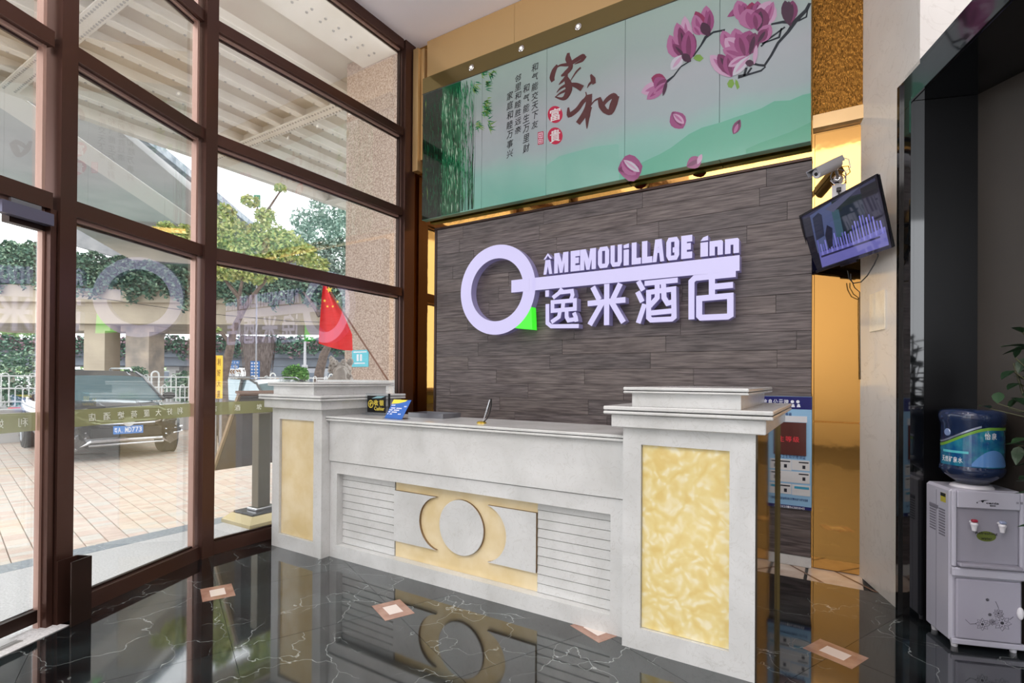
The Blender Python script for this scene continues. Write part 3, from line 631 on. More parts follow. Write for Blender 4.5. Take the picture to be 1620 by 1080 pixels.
# paper tray
c0 = onz(668, 657, 1.05); tr = thing('paper_tray', 'low grey metal tray lying behind the blue leaflet', 'tray', (c0.x, 2.92, ct))
for a, b in (((-.16, -.10, 0), (.16, .10, .004)), ((-.16, -.10, .004), (.16, -.096, .032)), ((-.16, .096, .004), (.16, .10, .032)), ((-.16, -.096, .004), (-.156, .096, .032)), ((.156, -.096, .004), (.16, .096, .032))):
    part('tray_side' if b[2] > .01 else 'tray_base', MB().box(a, b).xf(Matrix.Translation((c0.x - 0.05, 2.90, ct))), M_GREYM, tr)
# gold-based pen holder
q = ony(764, 663, 2.66); ph_ = thing('pen_holder', 'slim chrome desk pen holder with a gold foot on the counter', 'pen holder', (q.x, 2.66, ct))
part('foot', MB().lathe([(0.030, 0), (0.030, 0.007), (0.022, 0.013), (0.006, 0.016)], (q.x - 0.01, 2.66, ct), 24), mat('polished_gold', (200, 170, 70), 0.2, 0.9), ph_)
o = part('loop', MB().tube([(q.x, 2.66, ct + 0.014), (q.x + 0.02, 2.66, ct + 0.05), (q.x + 0.042, 2.66, ct + 0.10), (q.x + 0.058, 2.66, ct + 0.150), (q.x + 0.062, 2.66, ct + 0.155), (q.x + 0.062, 2.66, ct + 0.12), (q.x + 0.052, 2.66, ct + 0.07), (q.x + 0.03, 2.66, ct + 0.03), (q.x + 0.008, 2.66, ct + 0.012)], 0.0035, 8), M_BLACK, ph_)
part('pen', MB().tube([(q.x + 0.004, 2.655, ct + 0.014), (q.x + 0.03, 2.655, ct + 0.075), (q.x + 0.055, 2.655, ct + 0.148)], [0.003, 0.005, 0.003], 8), M_CHROME, ph_)

# ================================================================ MURAL
YM = 4.14
def wp(px, py, y=YM): return ony(px, py, y)
mu = thing('magnolia_mural', 'large glass mural with bamboo, brush calligraphy and purple magnolias above the sign', 'mural', (-1.97, YB, 2.95))
SE_ = [-3.70, -2.955, -2.245, -1.505, -0.775, -0.175]
SE_[0] = wp(668, 250).x; SE_[1] = wp(762, 250).x; SE_[2] = wp(864, 250).x; SE_[3] = wp(988, 250).x; SE_[4] = wp(1138, 200).x; SE_[5] = wp(1283, 200).x
ZM0, ZM1, ZB = 2.955, 4.41, 4.275
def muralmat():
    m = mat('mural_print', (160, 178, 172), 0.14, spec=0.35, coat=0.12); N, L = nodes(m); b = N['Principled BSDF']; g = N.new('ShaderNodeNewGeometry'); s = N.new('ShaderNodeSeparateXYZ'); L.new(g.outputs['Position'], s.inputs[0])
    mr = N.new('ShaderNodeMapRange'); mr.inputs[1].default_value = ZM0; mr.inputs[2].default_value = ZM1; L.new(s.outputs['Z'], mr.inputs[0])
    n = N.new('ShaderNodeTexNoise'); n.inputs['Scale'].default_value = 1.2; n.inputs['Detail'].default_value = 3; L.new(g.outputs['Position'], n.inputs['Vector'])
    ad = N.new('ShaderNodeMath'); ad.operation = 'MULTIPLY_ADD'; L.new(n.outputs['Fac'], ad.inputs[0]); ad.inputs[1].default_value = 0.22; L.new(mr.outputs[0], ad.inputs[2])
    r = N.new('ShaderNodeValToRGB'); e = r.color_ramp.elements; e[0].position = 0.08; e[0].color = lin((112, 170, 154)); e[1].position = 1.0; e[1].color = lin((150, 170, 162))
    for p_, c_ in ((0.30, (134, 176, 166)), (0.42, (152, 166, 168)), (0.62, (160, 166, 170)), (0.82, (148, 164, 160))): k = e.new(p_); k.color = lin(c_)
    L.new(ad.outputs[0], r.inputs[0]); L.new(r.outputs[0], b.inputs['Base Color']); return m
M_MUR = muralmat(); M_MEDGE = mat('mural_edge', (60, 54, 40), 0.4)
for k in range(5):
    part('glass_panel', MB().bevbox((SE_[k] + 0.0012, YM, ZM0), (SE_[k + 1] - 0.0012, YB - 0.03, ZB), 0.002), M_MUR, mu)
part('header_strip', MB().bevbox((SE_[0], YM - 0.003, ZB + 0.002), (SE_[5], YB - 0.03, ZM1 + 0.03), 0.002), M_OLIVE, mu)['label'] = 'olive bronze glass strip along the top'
part('header_edge', MB().box((SE_[0], YM - 0.006, ZB - 0.004), (SE_[5], YM - 0.0005, ZB + 0.002)), M_MEDGE, mu)
part('backing_frame', MB().box((SE_[0] + 0.02, YB - 0.029, ZM0 + 0.02), (SE_[5] - 0.02, YB - 0.001, ZM1)), M_GOLDP, mu)
for k, (px_, py_) in enumerate(((746, 107), (825, 74), (915, 36))):  # reflections of lamps in the glass, built as small chrome discs
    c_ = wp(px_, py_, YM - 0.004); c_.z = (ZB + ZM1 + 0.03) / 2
    dl = thing('downlight', ('small chrome disc modelling a lamp reflection at the bamboo end of the mural strip', 'middle small chrome disc modelling a lamp reflection on the mural strip', 'right-hand small chrome disc modelling a lamp reflection on the mural strip')[k], 'downlight', tuple(c_), group='lamp reflections modelled on the mural strip')
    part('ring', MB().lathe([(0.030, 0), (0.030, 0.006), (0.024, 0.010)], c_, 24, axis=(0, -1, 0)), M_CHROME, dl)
    part('lamp', MB().lathe([(0.014, 0), (0.012, 0.004)], c_ + Vector((0, -0.0105, 0)), 16, axis=(0, -1, 0)), mat('reflected_glow', (240, 240, 225), 0.3, emit=1.0), dl)  # glow stands for the mirrored light, no fitting sits on the strip
# printed artwork: thin inked shapes on the glass
TY = -0.0006
def inkpoly(mb, pts, mi=0, off=0.0): mb.prism([wp(x, y) + Vector((0, -off, 0)) for x, y in pts], (0, -0.0004, 0), mi); return mb
def tri_poly(mb, pts, base, off=0.0, mi=0):    # polygon between an outline and a base line
    for i in range(len(pts) - 1): inkpoly(mb, [pts[i], pts[i + 1], base[i + 1], base[i]], mi, off)
# hills
def zline(px, z): # image y for wall height z at column px
    lo, hi = -400, 900
    for _ in range(40):
        m_ = (lo + hi) / 2
        if wp(px, m_).z > z: lo = m_
        else: hi = m_
    return lo
def hills(nm, pts, col, off=0.0001):
    mb = MB(); tri_poly(mb, pts, [(x, zline(x, ZM0 + 0.004)) for x, y in pts], off); part(nm, mb, mat(nm + '_ink', col, 0.15, coat=0.1), mu)
rr = random.Random(3)
ridge = [(980, 276), (995, 268), (1020, 255), (1045, 243), (1062, 233), (1090, 213), (1110, 203), (1140, 193), (1160, 187), (1185, 179), (1205, 170), (1225, 160), (1250, 158), (1270, 150), (1283, 147)]
hills('green_hill', [(x, y + rr.uniform(-1, 1)) for x, y in ridge], (98, 164, 140))
hills('near_green_hill', [(1180, 236), (1200, 227), (1225, 218), (1250, 209), (1283, 193)], (82, 156, 126), 0.0008)
hills('pale_hill', [(864, 262), (885, 247), (910, 240), (940, 232), (975, 228), (979, 229)], (124, 174, 160))
# sun glow haze is left to the light
# bamboo grove on the first panel
gcol = [(8, 26, 18), (12, 52, 34), (18, 84, 54), (30, 120, 76), (84, 158, 118), (168, 206, 180), (108, 140, 62)]
gm = [mat('bamboo_green_%d' % i, c_, 0.12, coat=0.4) for i, c_ in enumerate(gcol)]
x0, x1 = SE_[0] + 0.003, SE_[1] - 0.003
part('bamboo_shadow', MB().box((x0, YM - 0.0005, ZM0 + 0.003), (x0 + 0.26, YM - 0.0001, ZB - 0.006)), gm[0], mu)
part('bamboo_mid', MB().box((x0 + 0.26, YM - 0.0005, ZM0 + 0.003), (x0 + 0.50, YM - 0.0001, ZB - 0.006)), gm[2], mu)
mb = MB()
for k in range(2600):
    u = rnd.random() ** 0.9; x = x0 + u * 0.665; h = rnd.uniform(0.03, 0.17); z = rnd.uniform(ZM0 + 0.005, ZB - 0.01 - h); wd = rnd.uniform(0.002, 0.007); dx = rnd.uniform(-0.012, 0.012)
    if u < 0.38: ci = rnd.choice([0, 0, 0, 1, 1, 2])
    elif u < 0.72: ci = rnd.choice([1, 2, 2, 3, 3, 2, 1, 4, 5])
    else: ci = rnd.choice([2, 3, 3, 4, 1, 4])
    if u > 0.85 and rnd.random() < 0.45: continue
    if u < 0.12 and rnd.random() < 0.05: ci = 6
    o_ = 0.0007 + 0.0006 * rnd.random()
    mb.add([(x, YM - o_, z), (x + wd, YM - o_, z + h * 0.6), (x + dx, YM - o_, z + h), (x - wd * .2, YM - o_, z + h * 0.5)], [(0, 1, 2, 3)], ci)
for k in range(60):     # long dark stems
    x = x0 + 0.2 + rnd.random() * 0.47; mb.add([(x, YM - 0.0014, ZM0 + 0.01), (x + 0.004, YM - 0.0014, ZM0 + 0.01), (x + 0.005 + rnd.uniform(-.02, .02), YM - 0.0014, rnd.uniform(3.4, ZB - 0.01)), ], [(0, 1, 2)], rnd.choice([0, 1, 2]))
tag(part('bamboo_stems', mb, gm, mu), kind='stuff')
mb = MB()
for (cx, cy) in ((762, 118), (768, 140), (766, 160), (763, 180), (758, 195), (755, 130), (770, 190), (775, 112), (770, 170)):
    for k in range(15):
        cx += rnd.uniform(-2, 2); cy += rnd.uniform(-4, 4); a = radians(rnd.uniform(-75, 35)); l_ = rnd.uniform(6, 14); ex, ey = cx + l_ * cos(a), cy - l_ * sin(a); nx, ny = -sin(a) * 0.9, -cos(a) * 0.9
        inkpoly(mb, [(cx, cy), ((cx * 2 + ex) / 3 + nx, (cy * 2 + ey) / 3 + ny), (ex, ey), ((cx * 2 + ex) / 3 - nx, (cy * 2 + ey) / 3 - ny)], rnd.choice([0, 1]), 0.001)
tag(part('bamboo_leaves', mb, [gm[3], mat('bamboo_yellow_green', (120, 160, 80), 0.2)], mu), kind='stuff')
# brush characters (variable width strokes), traced on the wall plane
M_INK = mat('brown_ink', (84, 46, 46), 0.25); M_INKB = mat('black_ink', (28, 32, 36), 0.3); M_RED = mat('seal_red', (176, 36, 66), 0.25); M_PALE = mat('seal_pale', (216, 214, 214), 0.3)
S6 = lambda x, y: (780 + x / 6.0, 80 + y / 6.0)
BO = [0]
def brush(mb, pts, ws, sc_=6.0, off=0.001):
    BO[0] = (BO[0] + 1) % 14; off += 0.0002 * BO[0]
    # smooth polyline then ribbon with varying widths (pixel units of the traced crop)
    P = [wp(*S6(*p)) + Vector((0, -off, 0)) for p in pts]; n = len(P); Q = []; W2 = []
    for i in range(n - 1):
        for t in (0, 0.25, 0.5, 0.75):
            a = P[max(i - 1, 0)]; b = P[i]; c = P[i + 1]; d = P[min(i + 2, n - 1)]
            Q.append(0.5 * ((2 * b) + (c - a) * t + (2 * a - 5 * b + 4 * c - d) * t * t + (3 * b - a - 3 * c + d) * t ** 3)); W2.append(ws[i] * (1 - t) + ws[i + 1] * t)
    Q.append(P[-1]); W2.append(ws[-1]); ribbon(mb, Q, [w_ / sc_ * 0.0070 for w_ in W2], (0, -0.0004, 0), capx=0.25); return mb
jia = MB()
brush(jia, [(715, 30), (712, 75), (735, 125)], [22, 46, 40])
brush(jia, [(608, 145), (580, 190), (562, 250), (568, 285)], [24, 42, 46, 30])
brush(jia, [(600, 165), (640, 140), (720, 130), (790, 90), (850, 55), (868, 75)], [10, 16, 30, 36, 34, 26])
brush(jia, [(870, 60), (845, 95), (775, 130)], [30, 24, 4])
brush(jia, [(735, 120), (735, 165), (690, 215), (650, 240)], [30, 40, 40, 12])
brush(jia, [(700, 225), (690, 260), (650, 300), (625, 325)], [20, 30, 20, 4])
brush(jia, [(690, 250), (715, 320), (720, 380), (690, 440), (650, 458), (590, 440)], [26, 56, 56, 46, 20, 6])
brush(jia, [(690, 330), (640, 360), (605, 400)], [26, 18, 4]); brush(jia, [(690, 380), (640, 405), (590, 445)], [24, 16, 5])
brush(jia, [(830, 165), (790, 205), (735, 290)], [14, 14, 4]); brush(jia, [(735, 320), (790, 330), (838, 355)], [20, 36, 44])
part('brush_character', jia, M_INK, mu)
he = MB()
brush(he, [(930, 232), (950, 275), (960, 310)], [12, 40, 26]); brush(he, [(945, 295), (915, 320), (896, 355)], [26, 16, 4])
brush(he, [(880, 395), (885, 430), (850, 480)], [8, 10, 16]); brush(he, [(935, 430), (860, 480), (800, 560), (725, 610), (715, 545)], [18, 36, 40, 40, 14])
brush(he, [(915, 430), (905, 520), (870, 600), (815, 680)], [44, 50, 50, 44]); brush(he, [(930, 540), (900, 620), (892, 740)], [16, 40, 6])
brush(he, [(905, 560), (960, 480), (1010, 455)], [8, 10, 18]); brush(he, [(1010, 455), (1030, 520), (1070, 575), (1120, 580)], [24, 44, 36, 30])
brush(he, [(1030, 540), (1080, 470), (1140, 430), (1175, 460)], [22, 36, 40, 34]); brush(he, [(1165, 450), (1145, 510), (1115, 580), (1060, 580)], [50, 60, 50, 20])
part('brush_character', he, M_INK, mu)
def disc(mb, cx, cy, rx, ry, n=24, off=0.001, mi=0): inkpoly(mb, [(cx + rx * cos(2 * pi * i / n), cy - ry * sin(2 * pi * i / n)) for i in range(n)], mi, off)
for ch, (cx, cy) in (('富', (590, 607)), ('貴', (590, 810))):
    x, y = S6(cx, cy); m_ = MB(); disc(m_, x, y, 11.8, 13.5); sd = part('red_seal', m_, M_RED, mu)
    t_ = MB(); c_ = wp(x, y); put_text(t_, ch, c_ + Vector((-0.052, -0.0018, -0.055)), (0.104, 0, 0), (0, 0, 0.11), (0, -0.0004, 0), bold=0.012); part('seal_character', t_, M_PALE, sd)
m_ = MB(); inkpoly(m_, [S6(425, 775), S6(480, 765), S6(480, 885), S6(425, 895)]); sd = part('red_seal', m_, M_RED, mu)
m_ = MB(); inkpoly(m_, [S6(431, 783), S6(474, 775), S6(474, 828), S6(431, 833)], 0, 0.0018); inkpoly(m_, [S6(431, 840), S6(474, 835), S6(474, 878), S6(431, 886)], 0, 0.0018); part('seal_field', m_, mat('seal_pink', (206, 170, 184), 0.3), sd)
m_ = MB()
for (a_, b_) in ((440, 792), (455, 790), (440, 812), (458, 808), (440, 848), (457, 846), (440, 868), (458, 864)): inkpoly(m_, [S6(a_, b_), S6(a_ + 10, b_ - 2), S6(a_ + 10, b_ + 9), S6(a_, b_ + 11)], 0, 0.0026)
part('seal_marks', m_, M_RED, sd)
cols = [('和气能交天下友', 397, 158, 701), ('和气能生万里财', 315, 357, 925), ('邻里和睦胜远亲', 237, 262, 752), ('家庭和睦万事兴', 160, 428, 978)]
for s_, cx, y0, y1 in cols:
    t_ = MB(); n = len(s_)
    for i, ch in enumerate(s_):
        x, y = S6(cx, y0 + (y1 - y0) * i / (n - 1)); c_ = wp(x, y); h = min(0.085, 0.82 * (wp(*S6(cx, y0)).z - wp(*S6(cx, y1)).z) / (n - 1))
        put_text(t_, ch, c_ + Vector((-0.036, -0.0012, -h / 2 - 0.006)), (0.066, 0, 0.010), (0.008, 0, h), (0, -0.0004, 0), bold=0.008)
    part('verse_column', t_, M_INKB, mu)
# magnolias
T5 = lambda x, y: (1000 + x / 5.586, y / 5.586)
pm = [mat('magnolia_%d' % i, c_, 0.15, coat=0.4) for i, c_ in enumerate([(60, 26, 50), (108, 44, 84), (138, 66, 112), (160, 98, 138), (182, 146, 172), (182, 180, 190), (132, 40, 80)])]
def petal(mb, base, tip, wd, ci, off, bend=0.0):
    bx_, by_ = base; tx_, ty_ = tip; dx, dy = tx_ - bx_, ty_ - by_; L_ = sqrt(dx * dx + dy * dy); nx, ny = -dy / L_, dx / L_; pts = []
    prof = [(0, 0.12), (0.15, 0.55), (0.35, 0.92), (0.55, 1.0), (0.75, 0.82), (0.9, 0.45), (1.0, 0.0)]
    for t, h in prof: k = bend * sin(pi * t) * L_; pts.append((bx_ + dx * t + nx * (wd / 2 * h + k), by_ + dy * t + ny * (wd / 2 * h + k)))
    for t, h in prof[-2::-1]: k = bend * sin(pi * t) * L_; pts.append((bx_ + dx * t - nx * (wd / 2 * h - k), by_ + dy * t - ny * (wd / 2 * h - k)))
    n = len(prof); L2 = pts[:n]; R2 = [pts[n - 1]] + pts[n:]
    R2 = R2[::-1]
    for i in range(n - 1):
        q = [T5(*L2[i]), T5(*L2[i + 1]), T5(*R2[i + 1]), T5(*R2[i])]
        q = [wp(min(x, 1281.5), y) for x, y in q]; mb.add([p_ + Vector((0, -off, 0)) for p_ in q], [(0, 1, 2, 3)], ci)
def flower(nm, petals):
    mb = MB(); o_ = 0.0014
    for pt in petals:
        petal(mb, *pt[:4], o_, *(pt[4:])); o_ += 0.00015
        b_, t_, w_, ci = pt[:4]
        if w_ > 50: # vein shade
            petal(mb, b_, ((t_[0] * .85 + b_[0] * .15), (t_[1] * .85 + b_[1] * .15)), w_ * 0.35, max(ci - 1, 0) if ci != 6 else 1, o_, *(pt[4:])); o_ += 0.00015
    part(nm, mb, pm, mu)
flower('magnolia_bloom', [((500, 530), (465, 140), 120, 4), ((510, 530), (540, 300), 90, 1), ((480, 530), (395, 200), 130, 3), ((490, 520), (330, 310), 130, 3, -0.15), ((495, 530), (420, 240), 90, 1), ((500, 530), (360, 390), 80, 1), ((500, 540), (500, 270), 130, 2), ((450, 490), (345, 620), 90, 5), ((520, 545), (440, 480), 70, 0)])
flower('magnolia_bloom', [((670, 310), (655, 50), 120, 3), ((660, 310), (560, 100), 110, 6), ((650, 310), (550, 130), 110, 3, -0.1), ((670, 310), (690, 90), 90, 2), ((600, 310), (540, 230), 70, 3), ((680, 320), (620, 200), 90, 0)])
flower('magnolia_bud', [((310, 740), (80, 820), 120, 4), ((305, 720), (170, 690), 110, 6), ((300, 740), (130, 880), 90, 3), ((300, 700), (200, 780), 130, 2), ((310, 730), (190, 830), 60, 3), ((310, 710), (272, 850), 30, 0)])
flower('magnolia_bloom', [((1060, 150), (840, 150), 80, 2, 0.25), ((1010, 210), (930, 5), 150, 3), ((1040, 200), (980, 30), 90, 2), ((1060, 200), (1060, 20), 120, 6), ((1110, 200), (1110, 10), 100, 2), ((1150, 240), (1220, 10), 190, 4), ((1170, 240), (1250, 15), 70, 3), ((1060, 260), (1010, 80), 190, 3), ((1120, 280), (1140, 70), 170, 1), ((1100, 260), (1080, 110), 120, 2), ((1120, 380), (1225, 220), 120, 3), ((1110, 380), (1190, 260), 90, 1)])
flower('magnolia_bloom', [((880, 470), (800, 270), 120, 3), ((960, 480), (910, 250), 150, 3), ((1000, 500), (1040, 270), 190, 2), ((1040, 480), (1090, 290), 120, 1), ((1000, 500), (820, 340), 150, 4), ((990, 500), (800, 440), 110, 3), ((1000, 500), (940, 300), 130, 2), ((880, 680), (690, 490), 130, 4), ((890, 670), (760, 480), 120, 1), ((880, 680), (840, 480), 110, 2), ((1010, 500), (850, 590), 70, 4), ((1040, 500), (890, 670), 80, 5), ((1080, 560), (1000, 560), 60, 0), ((1080, 570), (1100, 400), 40, 4)])
flower('magnolia_bud', [((1400, 230), (1350, 5), 110, 0), ((1400, 200), (1420, 5), 110, 1), ((1390, 200), (1385, 10), 70, 0)])
flower('falling_petal', [((1020 - 1000 + 360, 3220 / 3 - 90), (405, 1070), 30, 2)])
U3 = lambda x, y: ((960 + x / 3.273 - 1000) * 5.586, (y / 3.273) * 5.586)
flower('falling_petal', [(U3(340, 580), U3(395, 665), 150, 2), (U3(345, 590), U3(400, 640), 60, 4)])
flower('falling_petal', [(U3(690, 620), U3(655, 695), 70, 1), (U3(680, 640), U3(660, 690), 30, 3)])
flower('falling_petal', [(U3(60, 880), U3(185, 860), 240, 2), (U3(80, 830), U3(150, 905), 120, 3), (U3(90, 830), U3(170, 890), 60, 5)])
flower('falling_petal', [(U3(415, 862), U3(490, 820), 110, 2), (U3(470, 850), U3(492, 798), 40, 4)])
M_TWIG = mat('branch_ink', (26, 34, 40), 0.2)
m_ = MB()
def twig(pts, wd): ribbon(m_, [wp(min(T5(*p_)[0], 1281), T5(*p_)[1]) + Vector((0, -0.0009, 0)) for p_ in pts], [k / 5.586 * 0.0052 for k in wd], (0, -0.0003, 0), capx=0.1)
twig([(1588, 30), (1540, 90), (1440, 190), (1380, 280), (1290, 380), (1230, 490), (1170, 580), (1120, 575), (1060, 560)], [22, 28, 36, 26, 22, 20, 18, 16, 16])
twig([(1180, 590), (1140, 625), (1040, 655), (940, 680)], [10, 16, 16, 30]); twig([(1400, 195), (1330, 195), (1230, 215)], [30, 20, 14]); twig([(1550, 95), (1540, 150), (1470, 185)], [8, 12, 14])
twig([(1350, 240), (1270, 300), (1200, 350), (1140, 410)], [14, 14, 16, 14]); twig([(1320, 250), (1300, 330), (1220, 360), (1150, 385)], [12, 16, 12, 10])
twig([(990, 670), (1010, 600)], [18, 20]); twig([(1020, 650), (1055, 600)], [16, 16]); twig([(820, 265), (720, 285), (650, 330), (610, 400), (540, 500)], [14, 16, 26, 16, 12]); twig([(520, 535), (430, 590), (370, 670), (310, 720)], [12, 12, 14, 26])
part('magnolia_branch', m_, M_TWIG, mu)
m_ = MB()
for pts in ([(540, 515), (565, 485), (600, 482), (632, 515), (600, 545), (565, 535)], [(840, 740), (860, 705), (890, 700), (905, 740), (880, 780), (850, 770)], [(910, 740), (915, 700), (935, 720), (950, 770), (930, 792)]):
    inkpoly(m_, [T5(*p_) for p_ in pts], 0, 0.001)
part('green_leaf', m_, mat('leaf_print', (112, 150, 66), 0.2), mu)

# ================================================================ SIGN
YS = 4.09
sg = thing('hotel_sign', 'illuminated pale lavender key-shaped hotel sign with raised letters on the wood wall', 'sign', (-1.9, 4.2, 2.15))
def sp(px, py): return ony(px, py, YS)
BK = Vector((0, 0.085, 0))     # depth backwards towards the wall
SM = [M_SIGN, M_SIGNS]
cR = Vector(((sp(729, 450).x + sp(847, 450).x) / 2, YS, (sp(788, 387).z + sp(790, 529).z) / 2)); RO = (sp(847, 450).x - sp(729, 450).x) / 2; ROz = (sp(788, 387).z - sp(790, 529).z) / 2
RI = RO * 0.70; n = 72; mb = MB()
for i in range(n):
    a0, a1 = 2 * pi * i / n, 2 * pi * (i + 1) / n
    q = [cR + Vector((r * cos(a), 0, r * ROz / RO * sin(a))) for r, a in ((RI, a0), (RO, a0), (RO, a1), (RI, a1))]
    k = len(mb.v); mb.v += q + [p_ + BK for p_ in q]; mb.f += [(k, k + 1, k + 2, k + 3), (k + 1, k + 5, k + 6, k + 2), (k, k + 3, k + 7, k + 4)]; mb.mi += [0, 1, 1]
part('key_ring', mb, SM, sg)
zb0, zb1 = sp(1000, 0).z, 0
ZBAR0, ZBAR1 = 2.085, 2.200
ZBAR1 = (sp(900, 434.5).z + sp(1170, 401.7).z) / 2; ZBAR0 = (sp(900, 455).z + sp(1170, 426.7).z) / 2
xb0, xb1 = sp(845, 445).x, sp(1170, 415).x
part('key_bar', MB().prism([(xb0 - 0.02, YS, ZBAR0), (xb1, YS, ZBAR0), (xb1, YS, ZBAR1), (xb0 - 0.02, YS, ZBAR1)], BK, 0, 1), SM, sg)
xs0 = sp(809, 455).x; part('key_stub', MB().prism([(xs0, YS - 0.001, ZBAR0), (xb0 - 0.05, YS - 0.001, ZBAR0), (xb0 - 0.05, YS - 0.001, ZBAR1), (xs0, YS - 0.001, ZBAR1)], (0, 0.06, 0), 0, 1), SM, sg)
pts = [sp(842, 483), sp(842, 521), sp(812, 521)]
ge = [cR + Vector((RO * 1.005 * cos(a), 0, ROz * 1.005 * sin(a))) for a in [atan2((pts[2].z - cR.z), (pts[2].x - cR.x)) * (1 - t) + atan2((pts[0].z - cR.z), (pts[0].x - cR.x)) * t for t in (0.08, 0.25, 0.5, 0.75, 0.95)]]
co = Vector((pts[1].x, YS, pts[1].z)); mb = MB()
for i in range(len(ge) - 1): mb.prism([co, ge[i], ge[i + 1]][::-1], BK)
part('green_corner', mb, M_GREENE, sg)
Z6 = lambda x, y: (840 + x / 4.629, 350 + y / 4.629)
zl = ZBAR1 + 0.018; zt = (sp(*Z6(1130, 100)).z + sp(*Z6(420, 205)).z) / 2
for ch, a, b_ in (('A', 92, 155), ('M', 170, 273), ('E', 290, 358), ('M', 360, 475), ('O', 490, 572), ('U', 582, 665), ('i', 678, 716), ('L', 737, 805), ('L', 812, 888), ('A', 890, 975), ('G', 990, 1085), ('E', 1099, 1180), ('i', 1240, 1296), ('n', 1307, 1405), ('n', 1420, 1523)):
    ca = sp(*Z6(a, 300)).x; cb = sp(*Z6(b_, 300)).x; top = zt
    if ch == 'i': top = zt - (0.0 if a < 1000 else 0.022)
    if ch == 'n': top = zt - 0.068
    if ch == 'A' and a < 200: top = zt - 0.05
    mb = MB()
    if ch in 'i':
        prf = [(ca, zl), (cb, zl), (cb, top - 0.048), (ca, top - 0.048)]; mb.prism([(x, YS, z) for x, z in prf], BK, 0, 1); mb.prism([(x, YS, z) for x, z in [(ca, top - 0.036), (cb, top - 0.036), (cb, top), (ca + (0.02 if a > 1000 else 0), top - 0.01)]], BK, 0, 1)
    elif ch == 'n':
        w_ = cb - ca; s_ = w_ * 0.40; g_ = w_ * 0.20
        mb.prism([(x, YS, z) for x, z in [(ca, zl), (ca + s_, zl), (ca + s_, top), (ca, top)]], BK, 0, 1); mb.prism([(x, YS, z) for x, z in [(cb - s_, zl), (cb, zl), (cb, top - 0.01), (cb - 0.01, top), (cb - s_, top)]], BK, 0, 1); mb.prism([(x, YS, z) for x, z in [(ca + s_, top - 0.045), (cb - s_, top - 0.045), (cb - s_, top), (ca + s_, top)]], BK, 0, 1)
    elif ch in 'LE':
        w_ = cb - ca; s_ = w_ * 0.52
        mb.prism([(x, YS, z) for x, z in [(ca, zl), (ca + s_, zl), (ca + s_, top), (ca, top)]], BK, 0, 1); mb.prism([(x, YS, z) for x, z in [(ca + s_, zl), (cb, zl), (cb, zl + 0.05), (ca + s_, zl + 0.05)]], BK, 0, 1)
        if ch == 'E':
            zm = (zl + top) / 2; mb.prism([(x, YS, z) for x, z in [(ca + s_, top - 0.05), (cb, top - 0.05), (cb, top), (ca + s_, top)]], BK, 0, 1); mb.prism([(x, YS, z) for x, z in [(ca + s_, zm - 0.022), (cb - 0.01, zm - 0.022), (cb - 0.01, zm + 0.028), (ca + s_, zm + 0.028)]], BK, 0, 1)
    elif ch in 'OUG':
        w_ = cb - ca; s_ = w_ * 0.37; r = 0.035
        def slab(P_): mb.prism([(x, YS, z) for x, z in P_], BK, 0, 1)
        slab([(ca, zl + r), (ca + s_, zl + r), (ca + s_, top - r), (ca, top - r)] if ch != 'U' else [(ca, zl + r), (ca + s_, zl + r), (ca + s_, top), (ca, top)])
        slab([(ca, zl + r), (ca + r * .5, zl), (cb - r * .5, zl), (cb, zl + r), (cb - s_, zl + r), (cb - s_ , zl + r + .001), (ca + s_, zl + r + .001), (ca + s_, zl + r)])
        if ch == 'O': slab([(cb - s_, zl + r), (cb, zl + r), (cb, top - r), (cb - s_, top - r)])
        if ch == 'U': slab([(cb - s_, zl + r), (cb, zl + r), (cb, top), (cb - s_, top)])
        if ch in 'OG': slab([(ca, top - r), (ca + s_, top - r), (cb - s_, top - r), (cb, top - r), (cb - r * .5, top), (ca + r * .5, top)])
        if ch == 'G':
            zm = (zl + top) / 2; slab([(cb - s_, zl + r), (cb, zl + r), (cb, zm + 0.01), (cb - s_, zm + 0.01)]); slab([(cb - w_ * .5, zm - 0.03), (cb - s_, zm - 0.03), (cb - s_, zm + 0.01), (cb - w_ * .5, zm + 0.01)]); slab([(cb - s_, top - r - 0.06), (cb, top - r - 0.06), (cb, top - r), (cb - s_, top - r)])
    elif ch == 'M':
        w_ = cb - ca; s_ = w_ * 0.27; xm = (ca + cb) / 2
        def slab(P_): mb.prism([(x, YS, z) for x, z in P_], BK, 0, 1)
        slab([(ca, zl), (ca + s_, zl), (ca + s_, top), (ca, top)]); slab([(cb - s_, zl), (cb, zl), (cb, top), (cb - s_, top)])
        slab([(xm - w_ * .10, zl), (xm + w_ * .10, zl), (xm + w_ * .12, zl + 0.06), (ca + s_ + w_ * .09, top), (ca + s_, top), (ca + s_, top - 0.09)]); slab([(xm - w_ * .02, zl + 0.02), (xm + w_ * .10, zl), (cb - s_, top - 0.09), (cb - s_, top), (cb - s_ - w_ * .09, top)])
    else:
        w_ = cb - ca; xm = (ca + cb) / 2
        def slab(P_): mb.prism([(x, YS, z) for x, z in P_], BK, 0, 1)
        slab([(ca, zl), (ca + w_ * .34, zl), (xm, top - 0.055), (xm, top), (ca + w_ * .22, top)]); slab([(cb - w_ * .34, zl), (cb, zl), (cb - w_ * .22, top), (xm, top), (xm, top - 0.055)]); slab([(ca + w_ * .3, zl + 0.07), (cb - w_ * .3, zl + 0.07), (cb - w_ * .36, zl + 0.11), (ca + w_ * .36, zl + 0.11)])
        if a < 200: slab([(ca + 0.0, top + 0.008), (ca + w_ * .25, top + 0.008), (xm, top + 0.038), (xm, top + 0.060)]); slab([(cb - w_ * .25, top + 0.008), (cb, top + 0.008), (xm, top + 0.060), (xm, top + 0.038)])
    part('letter', mb, SM, sg)
